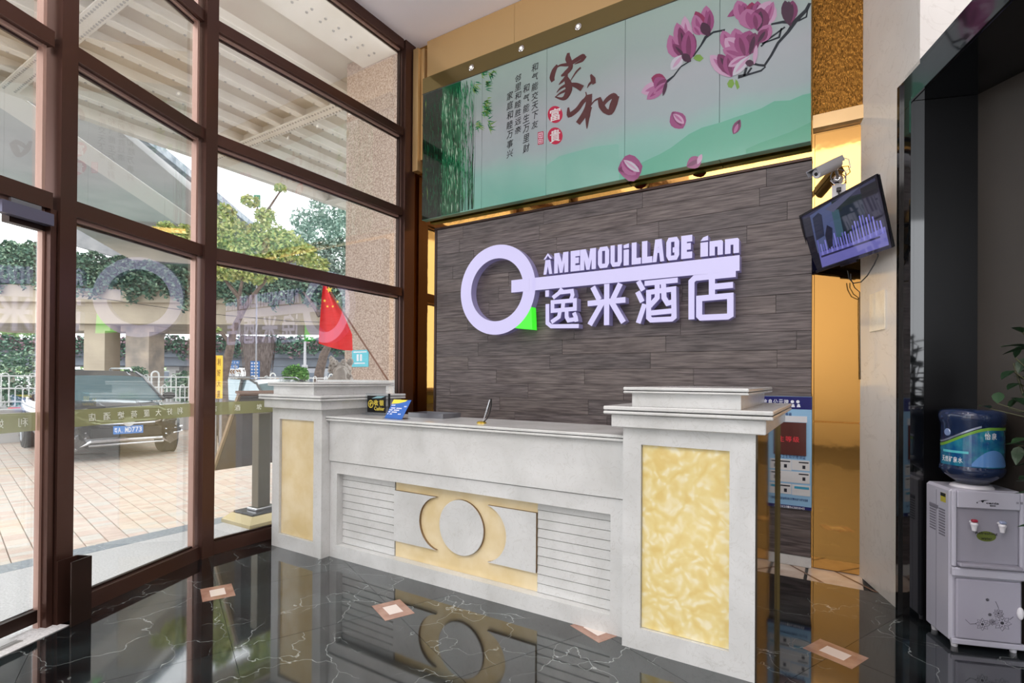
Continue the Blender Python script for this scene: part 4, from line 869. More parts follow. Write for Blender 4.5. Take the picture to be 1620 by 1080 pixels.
def han(strokes, wd=0.042):
    mb = MB()
    for k, st in enumerate(strokes):
        cl = st[0] == 'c'; pts = st[1:] if cl else st
        ww = wd
        off = Vector((0, -0.0004 * k, 0)); ribbon(mb, [sp(*Z6(*p_)) + off for p_ in pts], ww, BK - off, 0, 1, close=cl, capx=0.0, nrm=(0, -1, 0))
    for i, v in enumerate(mb.v): pass
    part('han_character', mb, SM, sg)
# ribbon() puts the lit face at offset T; flip so that the front is the lit side
_r = ribbon
def ribbon_front(mb, pts, wd, T, mi=0, mi2=None, close=False, nrm=(0, -1, 0), capx=0.5):
    T = Vector(T); return _r(mb, [Vector(p) + T for p in pts], wd, -T, mi, mi2, close, nrm, capx)
def han(strokes, wd=0.042):
    mb = MB()
    for k, st in enumerate(strokes):
        cl = st[0] == 'c'; pts = st[1:] if cl else st
        off = Vector((0, -0.0005 * k, 0)); ribbon_front(mb, [sp(*Z6(*p_)) + off for p_ in pts], wd, BK, 0, 1, close=cl, capx=0.0)
    part('han_character', mb, SM, sg)
han([[(118, 505), (118, 552)], [(120, 605), (120, 745), (148, 768), (350, 766)], [(228, 492), (205, 525), (160, 560)], [(215, 520), (300, 510), (305, 540), (290, 580)], ['c', (158, 592), (322, 578), (322, 640), (158, 655)], [(238, 585), (232, 650)], [(215, 650), (205, 700), (150, 738)], [(262, 645), (262, 700), (275, 725), (345, 712)], [(315, 668), (330, 705)], [(330, 700), (335, 735)]], 0.036)
han([[(555, 458), (553, 760)], [(415, 602), (692, 574)], [(452, 480), (500, 575)], [(655, 455), (600, 570)], [(520, 600), (430, 758)], [(590, 590), (678, 740)]], 0.046)
han([[(785, 438), (822, 505)], [(780, 515), (815, 590)], [(832, 605), (785, 745)], [(832, 455), (1075, 430)], ['c', (862, 520), (1045, 495), (1048, 700), (1030, 715), (880, 722), (862, 705)], [(925, 460), (925, 560), (870, 620)], [(970, 455), (975, 560), (1000, 600), (1040, 590)], [(870, 672), (1040, 655)]], 0.040)
han([[(1310, 375), (1322, 395)], [(1500, 385), (1200, 415), (1175, 440), (1175, 718)], [(1325, 420), (1325, 540)], [(1325, 480), (1480, 465)], ['c', (1232, 565), (1460, 545), (1460, 685), (1440, 697), (1245, 705), (1232, 692)]], 0.044)

# ================================================================ NOTICE BOARD
yb_ = YB - 0.0525
nbx0, nbx1 = ony(1150, 640, yb_).x, ony(1284.5, 640, yb_).x
NZ1 = ony(1284, 627.5, yb_).z; NZ0 = ony(1284, 808, yb_).z
no = thing('notice_board', 'blue public information notice board with certificates beside the right pedestal', 'notice board', ((nbx0 + nbx1) / 2, yb_, NZ0))
part('board', MB().box((nbx0, yb_, NZ0), (nbx1, yb_ + 0.012, NZ1)), mat('board_sky_blue', (140, 182, 214), 0.3, spec=0.5), no)
def nbq(x0, y0, x1, y1, m, nm, t=0.001):     # crop coords (scale 5.142, origin 1180,610)
    f = lambda x, y: ony(1180 + x / 5.142, 610 + y / 5.142, yb_)
    a = f(x1, (y0)); b = f(x1, y1); xa = max(f(x0, y0).x, nbx0 + 0.001); return part(nm, MB().box((xa, yb_ - t, b.z), (min(a.x, nbx1 - 0.0005), yb_ - 0.0001, a.z)), m, no)
M_NAVY = mat('board_navy', (16, 20, 96), 0.3)
hd = nbq(-200, 92, 540, 195, M_NAVY, 'title_bar')
nbq(-200, 992, 540, 1018, M_NAVY, 'footer_bar')
M_BRN = mat('plaque_brown', (84, 44, 40), 0.2, coat=0.4)
nbq(-150, 250, 498, 300, mat('plaque_white', (206, 208, 212), 0.4), 'white_header')
nbq(-150, 302, 492, 572, M_BRN, 'brown_plaque', 0.006)
def nbt(s, x0, y0, x1, y1, m, nm, step=None, t=0.0012):
    f = lambda x, y: ony(1180 + x / 5.142, 610 + y / 5.142, yb_ - t); mb = MB(); n_ = len(s); A_ = f(x0, y1); B_ = f(x1, y1); h = f(x1, y0).z - f(x1, y1).z; w_ = (B_.x - A_.x) / n_
    for i, ch in enumerate(s):
        if ch == ' ': continue
        put_text(mb, ch, (A_.x + w_ * i + w_ * .08, A_.y, B_.z), (w_ * 0.84, 0, 0), (0, 0, h), (0, -0.0006, 0), bold=0.008)
    return part(nm, mb, m, no)
M_PRW = mat('print_white', (225, 228, 235), 0.4); M_PRN = mat('print_navy', (20, 46, 110), 0.4)
nbt('监督信息公示牌', 50, 112, 350, 162, M_PRW, 'title_text')
nbt('量化等级', 262, 218, 375, 245, M_PRN, 'subtitle_text')
nbt('卫生等级', 195, 415, 440, 462, mat('plaque_red', (220, 60, 70), 0.3), 'plaque_text', t=0.0072)
nbt('健康证与卫生知识培训证', 182, 572, 488, 600, M_PRN, 'subtitle_text')
nbt('公示栏', 182, 890, 248, 908, M_PRN, 'subtitle_text')
nbt('投诉监督电话:020-86380845', 182, 962 + 30, 480, 1010, M_PRW, 'phone_text', t=0.0022)
nbt('本单位公共场所卫生监督信息公示,欢迎广大群众监督', 182, 925, 505, 945, M_PRN, 'small_text')
M_CERT = mat('certificate_paper', (206, 206, 206), 0.35); M_CERD = mat('certificate_ink', (30, 30, 40), 0.5); M_CERB = mat('certificate_blue', (60, 150, 180), 0.4)
for (a, b, c_, d, bands) in ((40, 612, 180, 690, 0), (185, 600, 370, 690, 1), (372, 612, 520, 695, 2), (40, 700, 250, 790, 3), (252, 708, 520, 800, 4), (40, 795, 178, 880, 5), (180, 798, 370, 882, 6), (374, 815, 524, 902, 7)):
    nbq(a, b, c_, d, M_CERT, 'certificate', 0.0016); nbq(c_ - 90 if bands != 7 else a + 20, b + 12, c_ - 10, b + 22 if bands != 7 else b + 32, M_CERD if bands != 7 else M_CERB, 'certificate_band', 0.0022)
    if bands != 7: nbq(c_ - 60, b + 38, c_ - 36, b + 66, M_CERD, 'certificate_photo', 0.0022)
# two cartoon officers left generic: simple white silhouettes on the title bar
for dx in (0, 45):
    f = lambda x, y: ony(1180 + x / 5.142, 610 + y / 5.142, yb_ - 0.0013); mb = MB(); c_ = f(378 + dx, 130); mb.lathe([(0.011, 0), (0.010, 0.0006)], c_, 14, axis=(0, -1, 0)); c2 = f(384 + dx, 165); mb.prism([(c2.x - 0.012, c2.y, c2.z - 0.008), (c2.x + 0.012, c2.y, c2.z - 0.008), (c2.x + 0.006, c2.y, c2.z + 0.014), (c2.x - 0.006, c2.y, c2.z + 0.014)], (0, -0.0006, 0)); part('figure_silhouette', mb, M_PRW, no)

# ================================================================ TV, SOCKET, CCTV
TR_, TL_, BR_ = Vector((0.232, 3.565, 2.46)), Vector((-0.175, 4.148, 2.455)), Vector((0.279, 3.63, 2.035))
TR_ = dep(1407, 268, 2.88); TL_ = dep(1278, 337, 3.62); BR_ = dep(1418, 391, 2.95); BL_ = dep(1286, 434, 3.69)
tu = (TR_ - TL_); tv_h = ((TL_ - BL_) + (TR_ - BR_)) / 2; tv = thing('wall_television', 'wall television hung high and tilted down beside the gold panel', 'television', tuple((TL_ + BR_) / 2))
tuu = tu.normalized(); tvv = (tv_h - tuu * tv_h.dot(tuu)).normalized(); tn = tuu.cross(tvv) * -1
if tn.x > 0: tn = -tn
TW, TH = tu.length, tv_h.length; O_ = BL_
def tvp(u, v, d=0.0): return O_ + tuu * (u * TW) + tvv * (v * TH) + tn * d
def tvbox(u0, v0, u1, v1, d0, d1, m, nm, par=None): return part(nm, MB().prism([tvp(u0, v0, d0), tvp(u1, v0, d0), tvp(u1, v1, d0), tvp(u0, v1, d0)], tn * (d1 - d0)), m, par or tv)
tvbox(0.25, 0.12, 0.75, 0.8, -0.045, -0.0135, M_BLACK, 'rear_bulge'); tvbox(0.006, 0.01, 0.994, 0.99, -0.013, -0.001, M_BLACK, 'housing')
bz = mat('tv_bezel', (20, 18, 26), 0.15, coat=0.5)
tvbox(0, 0, 1, 0.045, 0.0, 0.012, bz, 'bezel'); tvbox(0, 0.965, 1, 1, 0.0, 0.012, bz, 'bezel'); tvbox(0, 0.045, 0.02, 0.965, 0, 0.012, bz, 'bezel'); tvbox(0.98, 0.045, 1, 0.965, 0, 0.012, bz, 'bezel')
tvbox(0.4, -0.03, 0.6, 0.0, -0.01, 0.006, bz, 'sensor_bar')
scr = tvbox(0.02, 0.045, 0.98, 0.965, 0.0, 0.004, mat('tv_screen', (38, 40, 62), 0.05, emit=0.45, emcol=(52, 54, 84), coat=1.0), 'screen')
def img(pts, col, e=0.5, k=1):
    nm = 'tv_%d_%d_%d' % col; return part('screen_image', MB().prism([tvp(u, v, 0.004 + 0.0003 * k) for u, v in pts], tn * 0.0002), mat(nm, (8, 8, 10), 0.06, emit=e, emcol=col, coat=0.6), scr)
img([(0.02, 0.045), (0.16, 0.045), (0.13, 0.60), (0.02, 0.62)], (8, 8, 34))
img([(0.02, 0.62), (0.13, 0.60), (0.14, 0.90), (0.02, 0.93)], (60, 62, 78))
img([(0.16, 0.06), (0.97, 0.05), (0.97, 0.30), (0.60, 0.26), (0.16, 0.30)], (110, 108, 180), 0.8, 2)
img([(0.14, 0.30), (0.45, 0.32), (0.45, 0.96), (0.14, 0.92)], (84, 96, 140), 0.7, 1)
img([(0.16, 0.50), (0.28, 0.52), (0.30, 0.84), (0.26, 0.90), (0.17, 0.86)], (40, 48, 74), 0.7, 3)
img([(0.45, 0.32), (0.80, 0.36), (0.80, 0.86), (0.45, 0.96)], (22, 44, 48), 0.5, 1)
img([(0.43, 0.40), (0.52, 0.42), (0.52, 0.80), (0.43, 0.84)], (64, 96, 110), 0.7, 2)
img([(0.80, 0.36), (0.97, 0.30), (0.97, 0.93), (0.80, 0.93)], (34, 34, 44), 0.5, 1)
img([(0.35, 0.90), (0.62, 0.955), (0.80, 0.955), (0.45, 0.80)], (96, 98, 130), 0.6, 3)
for i in range(24):
    u = 0.17 + i * 0.033; h = 0.50 - 0.1 * abs(sin(i * 0.9)) + (0.12 if i > 14 else 0) - (0.12 if i > 20 else 0)
    img([(u, 0.22), (u + 0.016, 0.22), (u + 0.012, h), (u - 0.004, h)], (126, 124, 206) if i % 2 else (92, 92, 170), 0.9, 4)
img([(0.18, 0.21), (0.90, 0.18), (0.90, 0.205), (0.18, 0.24)], (40, 40, 80), 0.6, 5)
img([(0.30, 0.30), (0.36, 0.32), (0.40, 0.58), (0.34, 0.66), (0.29, 0.52)], (34, 38, 60), 0.6, 6)
bk = tvp(0.65, 0.45, -0.036); wallpt = RW0 + RWD * 0.22 + Vector((0, 0, bk.z))
part('mount_arm', MB().tube([bk, wallpt - RWN * 0.006], 0.014, 8), M_BLACK, tv)
part('mount_plate', MB().prism([wallpt + RWD * a - RWN * 0.001 + Vector((0, 0, z)) for a, z in ((-.06, -.09), (.06, -.09), (.06, .09), (-.06, .09))], tuple(-RWN * 0.006)), M_BLACK, tv)
def cable(nm, pts, r, m, label, cat): o = solo(nm, MB().tube(pts, r, 6), m, label, cat); return o
yc_ = 4.14
pc = [tvp(0.80, -0.01, -0.02)] + [dep(x, y, d) for x, y, d in ((1389, 405, 3.1), (1383, 418, 3.12), (1372, 436, 3.15), (1362, 446, 3.2), (1350, 448, 3.3), (1343, 440, 3.35), (1341, 428, 3.35))]
cable('power_cable', pc, 0.0035, M_BLACK, 'black cable looping below the television', 'cable')
pc = [dep(x, y, d) for x, y, d in ((1346, 433, 3.40), (1346, 441, 3.40), (1352, 455, 3.42), (1360, 462, 3.42), (1360, 500, 3.42), (1361, 600, 3.42))]
cable('data_cable', pc, 0.003, M_BLACK, 'thin black cable running down the cream pillar edge', 'cable')
# wall socket + plug
yg = YB - 0.0125
def gp(x, y, yy=None): return ony(x, y, yy or yg)
so = thing('wall_socket', 'white wall socket with black plug on the gold panel', 'socket', tuple(gp(1327, 305)))
a, b = gp(1316, 294), gp(1338.5, 318); part('faceplate', MB().bevbox((a.x, yg - 0.012, b.z), (b.x, yg - 0.0005, a.z), 0.003), M_WHITE, so)
c_ = gp(1327, 301, yg - 0.012); part('plug', MB().bevbox((c_.x - 0.014, yg - 0.04, c_.z - 0.014), (c_.x + 0.014, yg - 0.0125, c_.z + 0.014), 0.004), M_BLACK, so)
part('plug_cord', MB().tube([(c_.x, yg - 0.035, c_.z - 0.012), (c_.x, yg - 0.034, c_.z - 0.05), (c_.x - 0.01, yg - 0.03, c_.z - 0.12)], 0.004, 6), M_BLACK, so)
# CCTV camera
cb = gp(1325, 284); cv = thing('security_camera', 'silver bullet security camera on a short swivel arm above the television', 'security camera', tuple(cb))
part('wall_base', MB().lathe([(0.034, 0), (0.034, 0.010), (0.022, 0.024), (0.012, 0.028)], (cb.x, yg - 0.0005, cb.z), 24, axis=(0, -1, 0)), M_CHROME, cv)
K = Vector((cb.x - 0.01, yg - 0.085, cb.z + 0.045)); part('swivel_arm', MB().tube([(cb.x, yg - 0.028, cb.z), (cb.x, yg - 0.06, cb.z + 0.01), K], 0.010, 10), M_GREYM, cv)
part('swivel_ball', MB().blob(K, 0.016, 12, 8), M_CHROME, cv)
d0 = dep(1292, 275, (K.y / ray(1292, 275).y) * 0.965); d1 = dep(1326, 258, K.y / ray(1326, 258).y)
ax = (d1 - d0).normalized(); Mq = Matrix.Translation(d0) @ ax.to_track_quat('Z', 'Y').to_matrix().to_4x4(); Lc = (d1 - d0).length
mb = MB(); mb.lathe([(0.024, 0.0), (0.032, 0.0), (0.032, Lc), (0.026, Lc + 0.006)], d0, 24, axis=ax); mb.smooth = False; part('camera_body', mb, mat('camera_silver', (176, 178, 186), 0.3, 0.5), cv)
part('lens_ring', MB().lathe([(0.027, -0.004), (0.027, 0.0005), (0.02, 0.001)], d0, 20, axis=ax), M_WHITE, cv); part('lens', MB().lathe([(0.012, -0.008), (0.012, -0.0035)], d0, 16, axis=ax), M_BLACK, cv)
up_ = (Vector((0, 0, 1)) - ax * ax.z).normalized(); sd_ = ax.cross(up_)
mb = MB(); mb.prism([d0 - ax * 0.035 + up_ * 0.036 + sd_ * 0.036, d0 - ax * 0.035 + up_ * 0.036 - sd_ * 0.036, d0 - ax * 0.035 + up_ * 0.040 - sd_ * 0.036, d0 - ax * 0.035 + up_ * 0.040 + sd_ * 0.036], tuple(ax * (Lc + 0.05)))
for s_ in (1, -1): mb.prism([d0 - ax * 0.035 + up_ * 0.04 + sd_ * 0.036 * s_, d0 - ax * 0.035 + up_ * 0.04 + sd_ * 0.040 * s_, d0 - ax * 0.03 - up_ * 0.0 + sd_ * 0.040 * s_, d0 - ax * 0.03 - up_ * 0.0 + sd_ * 0.036 * s_], tuple(ax * (Lc + 0.045)))
part('sun_shield', mb, MATS['camera_silver'], cv)
pc = [d1 + up_ * 0.01, d1 + Vector((0.03, 0, 0.03)), d1 + Vector((0.06, 0.02, 0.02)), d1 + Vector((0.07, 0.04, -0.03)), Vector((cb.x + 0.045, yg - 0.05, cb.z + 0.03)), Vector((cb.x + 0.05, yg - 0.04, cb.z - 0.02)), Vector((cb.x + 0.02, yg - 0.04, cb.z - 0.045)), Vector((cb.x - 0.02, yg - 0.04, cb.z - 0.04)), Vector((cb.x - 0.04, yg - 0.035, cb.z - 0.01))]
part('coiled_lead', MB().tube(pc, 0.0035, 6), M_WHITE, cv)
pc = [Vector((cb.x + 0.005 + 0.045 * cos(t), yg - 0.055 + 0.01 * sin(t * 2), cb.z + 0.01 + 0.04 * sin(t))) for t in [k * 0.4 for k in range(26)]]
part('coiled_lead', MB().tube(pc, 0.003, 6), M_GREYM, cv)

# ================================================================ WATER COOLER
F0 = onz(1507, 1026, 0); F1 = onz(1618, 1034, 0); B0 = onz(1469, 991, 0)
cwv = (F1 - F0); cw = 0.303; cdv = (B0 - F0)
crx = cwv.normalized(); rot = 0.325; cd = 0.245
bvd = Vector((-sin(rot), cos(rot), 0)); orgc = F0 + Vector((-0.003, -0.002, 0))
wc = thing('water_cooler', 'white standing water dispenser with floral cabinet door, blue bottle on top', 'water dispenser', tuple(orgc), rot)
M_COOL = mat('cooler_white', (184, 183, 196), 0.35, coat=0.2); M_COOLG = mat('cooler_grey', (150, 148, 160), 0.4)
Lp = lambda nm, mb, m, pr=None: part(nm, mb, m, pr or wc, local=True)
CH = 0.776
# shear so that the side follows the wall: keep simple rectangular plan
Lp('body', MB().bevbox((0, 0.02, 0.025), (cw, cd, CH), 0.012), M_COOL)
Lp('front_frame', MB().bevbox((0.0, 0.0, 0.40), (0.022, 0.0195, CH - 0.003), 0.006), M_COOL); Lp('front_frame', MB().bevbox((cw - 0.022, 0.0, 0.40), (cw, 0.0195, CH - 0.003), 0.006), M_COOL)
Lp('top_fascia', MB().bevbox((0.0225, 0.0, 0.69), (cw - 0.0225, 0.0195, CH - 0.003), 0.004), M_COOL)
Lp('drip_tray', MB().bevbox((0.023, -0.022, 0.405), (cw - 0.023, 0.0195, 0.425), 0.006), M_COOLG)
Lp('drip_shelf', MB().bevbox((0.0, -0.004, 0.355), (cw, 0.0195, 0.3985), 0.006), M_COOL)
Lp('bay_back', MB().box((0.023, 0.0165, 0.426), (cw - 0.023, 0.0195, 0.689)), M_COOLG)
door = Lp('cabinet_door', MB().bevbox((0.018, -0.002, 0.055), (cw - 0.018, 0.0192, 0.345), 0.006), mat('cooler_door', (166, 164, 178), 0.3, coat=0.4))
Lp('base_strip', MB().bevbox((0.0, 0.0, 0.025), (cw, 0.0195, 0.052), 0.004), M_COOL)
Lp('door_handle', MB().blob((cw - 0.028, -0.008, 0.205), (0.014, 0.012, 0.030)), M_WHITE, door)
fm = MB(); M_FLW = mat('flower_print', (60, 58, 66), 0.5)
def pflower(cx, cz, r):
    fm = MB()
    for k in range(8):
        a = 2 * pi * k / 8
        pts = [(cx + (r * .35 + r * .65 * s_) * cos(a) + w_ * sin(a), -0.0028, cz + (r * .35 + r * .65 * s_) * sin(a) - w_ * cos(a)) for s_, w_ in ((0, 0), (0.5, r * .22), (1, 0), (0.5, -r * .22), (0, 0))]
        fm.tube(pts, 0.0007, 4)
    fm.lathe([(r * .2, 0), (r * .2, 0.0008)], (cx, -0.0022, cz), 10, axis=(0, -1, 0)); Lp('printed_flower', fm, M_FLW, door)
for cx, cz, r in ((0.125, 0.135, 0.030), (0.205, 0.150, 0.038), (0.19, 0.195, 0.022), (0.165, 0.15, 0.016), (0.155, 0.185, 0.008), (0.145, 0.255, 0.008)): pflower(cx, cz, r)
for pts in ([(0.10, 0.135), (0.075, 0.13), (0.055, 0.15)], [(0.19, 0.22), (0.185, 0.235), (0.178, 0.25)], [(0.235, 0.17), (0.25, 0.185)]): Lp('printed_stem', MB().tube([(x, -0.0026, z) for x, z in pts], 0.001, 4), M_FLW, door)
for x, c_, nm in ((0.085, (150, 40, 60), 'hot_tap'), (0.20, (150, 160, 190), 'cold_tap')):
    t_ = Lp(nm, MB().lathe([(0.012, 0), (0.016, 0.008), (0.012, 0.02), (0.009, 0.04)], (x, -0.012, 0.625), 16, axis=(0, 0, -1)).cyl((x, 0.016, 0.622), (x, -0.012, 0.622), 0.007, 10), M_WHITE)
    Lp('tap_lever', MB().bevbox((x - 0.012, -0.024, 0.626), (x + 0.012, -0.004, 0.640), 0.004), mat(nm + '_cap', c_, 0.35), t_)
st = MB().lathe([(0.040, 0), (0.040, 0.001)], (0, 0, 0), 24, axis=(0, -1, 0)); st.xf(Matrix.Translation((0.150, 0.0162, 0.555)) @ Matrix.Diagonal((1, 1, 0.62, 1)))
s1 = Lp('sticker', st, mat('sticker_green', (92, 104, 36), 0.4))
mb = MB(); put_text(mb, 'Refreshing', (0.105, 0.0150, 0.560), (0.09, 0, 0), (0, 0, 0.016), (0, -0.0006, 0), bold=0.01); put_text(mb, 'water', (0.128, 0.0150, 0.538), (0.045, 0, 0), (0, 0, 0.012), (0, -0.0006, 0), bold=0.01); Lp('sticker_text', mb, mat('sticker_ink', (22, 24, 18), 0.5), s1)
mb = MB(); mb.prism([(0.10, -0.0005, 0.722), (0.125, -0.0005, 0.733), (0.152, -0.0005, 0.734), (0.132, -0.0005, 0.729), (0.126, -0.0005, 0.720), (0.118, -0.0005, 0.728)], (0, -0.0006, 0)); mb.lathe([(0.003, 0), (0.003, 0.0006)], (0.103, -0.0005, 0.719), 10, axis=(0, -1, 0)); put_text(mb, 'cania', (0.140, -0.0005, 0.715), (0.052, 0, 0), (0, 0, 0.010), (0, -0.0006, 0), bold=0.02); put_text(mb, '佳尼亚', (0.155, -0.0005, 0.704), (0.024, 0, 0), (0, 0, 0.007), (0, -0.0006, 0), bold=0.02)
Lp('logo', mb, mat('logo_ink', (20, 22, 30), 0.4))
for k in range(2): Lp('indicator_light', MB().box((0.262 + k * 0.016, -0.0008, 0.722), (0.272 + k * 0.016, -0.0001, 0.732)), mat('indicator', (140, 138, 150), 0.4))
for c in range(2):
    for k in range(10): Lp('vent_slot', MB().box((-0.0015, 0.06 + c * 0.085, 0.53 + k * 0.014 + 0.01 * c), (-0.0002, 0.115 + c * 0.085, 0.537 + k * 0.014 + 0.01 * c)), mat('vent_dark', (120, 118, 130), 0.6))
Lp('energy_label', MB().box((-0.0012, 0.055, 0.70), (-0.0002, 0.10, 0.745)), mat('label_yellow', (180, 170, 60), 0.5)); Lp('energy_label_head', MB().box((-0.0018, 0.055, 0.728), (-0.0013, 0.10, 0.745)), M_BLACK)
Lp('side_handle', MB().bevbox((-0.004, 0.12, 0.655), (-0.0003, 0.20, 0.672), 0.0015), mat('vent_dark', (120, 118, 130), 0.6)); Lp('side_seam', MB().box((-0.0012, 0.138, 0.03), (-0.0002, 0.140, 0.75)), MATS['vent_dark'])
for x in (0.03, cw - 0.03):
    for y in (0.04, cd - 0.03): Lp('foot', MB().lathe([(0.013, 0), (0.016, 0.026)], (x, y, 0), 12), M_WHITE)
bc = ORG[wc.name] @ Vector((cw / 2 - 0.012, cd / 2 - 0.01, CH)); 
bt = thing('water_bottle', 'big blue water bottle upside down on the dispenser', 'water bottle', tuple(bc))
cl_ = MB(); cl_.lathe([(0.088, 0), (0.082, 0.010), (0.070, 0.016)], (bc.x, bc.y, bc.z + 0.0005), 36); cl_.smooth = False; part('collar', cl_, M_WHITE, bt)
M_BOT = mat('bottle_blue', (40, 56, 92), 0.08, spec=0.6, trans=0.35, ior=1.35, coat=0.5)
prof = [(0.05, 0.0165), (0.075, 0.03), (0.118, 0.055), (0.130, 0.075), (0.130, 0.085), (0.124, 0.092), (0.124, 0.265), (0.131, 0.275), (0.132, 0.30), (0.124, 0.318), (0.09, 0.324)]
RB = 1.0; prof = [(r * RB, 0.0165 + (h - 0.0165) * 1.22) for r, h in prof]
mb = MB().lathe(prof, bc, 56); mb.smooth = True; part('bottle_shell', mb, M_BOT, bt)
# wrap-around label made of bands following the cylinder
rl = 0.1245 * RB; fdir = atan2(-bc.y, -bc.x)
def wrap(poly_cols, m, nm, dr=0.0006, par=None):   # list of (angle_deg, z_low, z_high)
    mb = MB()
    for i in range(len(poly_cols) - 1):
        (a0, l0, h0), (a1, l1, h1) = poly_cols[i], poly_cols[i + 1]; q = []
        for a, z in ((a0, l0 * 1.17), (a1, l1 * 1.17), (a1, h1 * 1.17), (a0, h0 * 1.17)): t_ = fdir + radians(a); q.append((bc.x + (rl + dr) * cos(t_), bc.y + (rl + dr) * sin(t_), bc.z + z))
        mb.add(q, [(0, 1, 2, 3)])
    return part(nm, mb, m, par or bt)
def curveh(a):    # label upper edge, rising to the right
    t = (a + 75) / 110; t = max(0, min(1, t)); return 0.185 + 0.078 * (3 * t * t - 2 * t ** 3)
L1 = wrap([(a, 0.096, curveh(a)) for a in range(-75, 91, 5)], mat('label_sea_blue', (18, 74, 130), 0.15, col2=(40, 130, 150), nscale=18, coat=0.5), 'label')
wrap([(a, curveh(a) - 0.012, curveh(a)) for a in range(-75, 91, 5)], mat('label_green', (110, 160, 60), 0.2), 'label_green_edge', 0.0012)
wrap([(a, curveh(a) + 0.004, curveh(a) + 0.012) for a in range(-78, 20, 5)], mat('label_silver', (150, 160, 180), 0.2, 0.5), 'silver_swirl', 0.0008)
wrap([(a, 0.100, 0.104 + 0.065 * max(0.0, 1 - ((a - 40) / 42.0) ** 2)) for a in range(0, 81, 5)], mat('label_swirl', (92, 140, 200), 0.2, coat=0.5), 'pale_swirl', 0.0014)
wrap([(a, 0.150, 0.160) for a in range(-60, 0, 5)], mat('label_cyan', (90, 190, 200), 0.2), 'cyan_streak', 0.0013)
def wraptext(s, a0, a1, z0, z1, nm):
    mb = MB(); n_ = len(s)
    for i, ch in enumerate(s):
        aa = a0 + (a1 - a0) * i / n_; ab = aa + (a1 - a0) / n_ * 0.85; A_ = fdir + radians(aa); B_ = fdir + radians(ab); O = Vector((bc.x + (rl + .0016) * cos(A_), bc.y + (rl + .0016) * sin(A_), bc.z + z0)); U = Vector((bc.x + (rl + .0016) * cos(B_), bc.y + (rl + .0016) * sin(B_), bc.z + z0)) - O
        put_text(mb, ch, O, U, (0, 0, z1 - z0), Vector((cos(A_), sin(A_), 0)) * 0.0006, bold=0.01)
    return part(nm, mb, M_PRW, bt)
wraptext('天然矿泉水', -62, -14, 0.128, 0.156, 'label_text'); wraptext('怡泉', 22, 48, 0.250, 0.282, 'label_text')
dm = MB().lathe([(0.019, 0), (0.016, 0.003)], (bc.x + (rl - 0.001) * cos(fdir + radians(-48)), bc.y + (rl - 0.001) * sin(fdir + radians(-48)), bc.z + 0.275), 20, axis=(cos(fdir + radians(-48)), sin(fdir + radians(-48)), 0)); part('moulded_dimple', dm, mat('dimple', (120, 140, 180), 0.1, coat=0.5), bt)

# ================================================================ POTTED PLANT (right edge)
pp = Vector((0.98, 3.02, 0)); pp = rw(1.42, 0.30)
plt = thing('potted_plant', 'leafy dark green plant reaching in at the right edge behind the water bottle', 'plant', tuple(pp))
part('pot', MB().lathe([(0.09, 0), (0.12, 0.22), (0.13, 0.23), (0.12, 0.24)], pp, 24), mat('pot_brown', (70, 50, 40), 0.5), plt)
mb = MB(); lf = MB()
M_LEAFD = [mat('leaf_dark_a', (26, 50, 30), 0.4), mat('leaf_dark_b', (38, 66, 38), 0.4), mat('leaf_dark_c', (70, 98, 70), 0.4)]
def bigleaf(mb, base, tip, wd, mi):
    d = tip - base; s_ = d.cross(Vector((0, 0, 1))); s_ = s_.normalized() if s_.length > 1e-4 else Vector((1, 0, 0)); k = len(mb.v)
    prof = [(0, 0.05), (0.2, 0.75), (0.45, 1), (0.7, 0.75), (0.9, 0.3), (1, 0)]
    for t, h in prof: c_ = base + d * t + Vector((0, 0, -0.25 * t * t * d.length)); mb.v += [c_ + s_ * wd / 2 * h + Vector((0, 0, 0.12 * wd * h)), c_, c_ - s_ * wd / 2 * h + Vector((0, 0, 0.12 * wd * h))]
    for i in range(5):
        for j in (0, 1): a = k + 3 * i + j; mb.f.append((a, a + 1, a + 4, a + 3)); mb.mi.append(mi)
r2 = random.Random(11)
for k in range(16):
    top = pp + Vector((r2.uniform(-0.22, 0.2), r2.uniform(-0.2, 0.3), r2.uniform(1.2, 1.65))); mb.tube([pp + Vector((0, 0, 0.2)), pp.lerp(top, 0.5) + Vector((0.02, 0, 0.05)), top], [0.010, 0.008, 0.004], 6)
    for j in range(16):
        t = r2.uniform(0.45, 1); b_ = pp.lerp(top, t) + Vector((0, 0, 0.1 * (1 - t))); a = r2.uniform(0, 6.28); l_ = r2.uniform(0.08, 0.15); tip = b_ + Vector((cos(a) * l_, sin(a) * l_, r2.uniform(-0.02, 0.08))); bigleaf(lf, b_, tip, l_ * 0.6, r2.choice([0, 0, 1]))
# the lighter leaves that show over the bottle
for px_, py_, dx, dy, c_ in ((1572, 632, 8, -16, 2), (1560, 640, -10, -4, 1), (1600, 560, 14, -20, 0), (1612, 520, -16, -14, 1), (1606, 600, -12, 10, 0), (1590, 640, 14, -8, 2), (1606, 700, 2, 26, 1), (1596, 580, -12, 14, 0), (1615, 560, -4, 24, 0)):
    b_ = dep(px_ + 6, py_ + 6, 2.36); tip = dep(px_ + dx, py_ + dy, 2.34); bigleaf(lf, b_, b_ + (tip - b_).normalized() * 0.075, 0.045, c_); mb.tube([b_, b_.lerp(pp + Vector((0, 0, 1.1)), 0.5), pp + Vector((0, 0, 0.95))], 0.003, 4)
part('stems', mb, mat('plant_stem', (60, 60, 36), 0.6), plt); tag(part('leaves', lf, M_LEAFD, plt), kind='stuff')

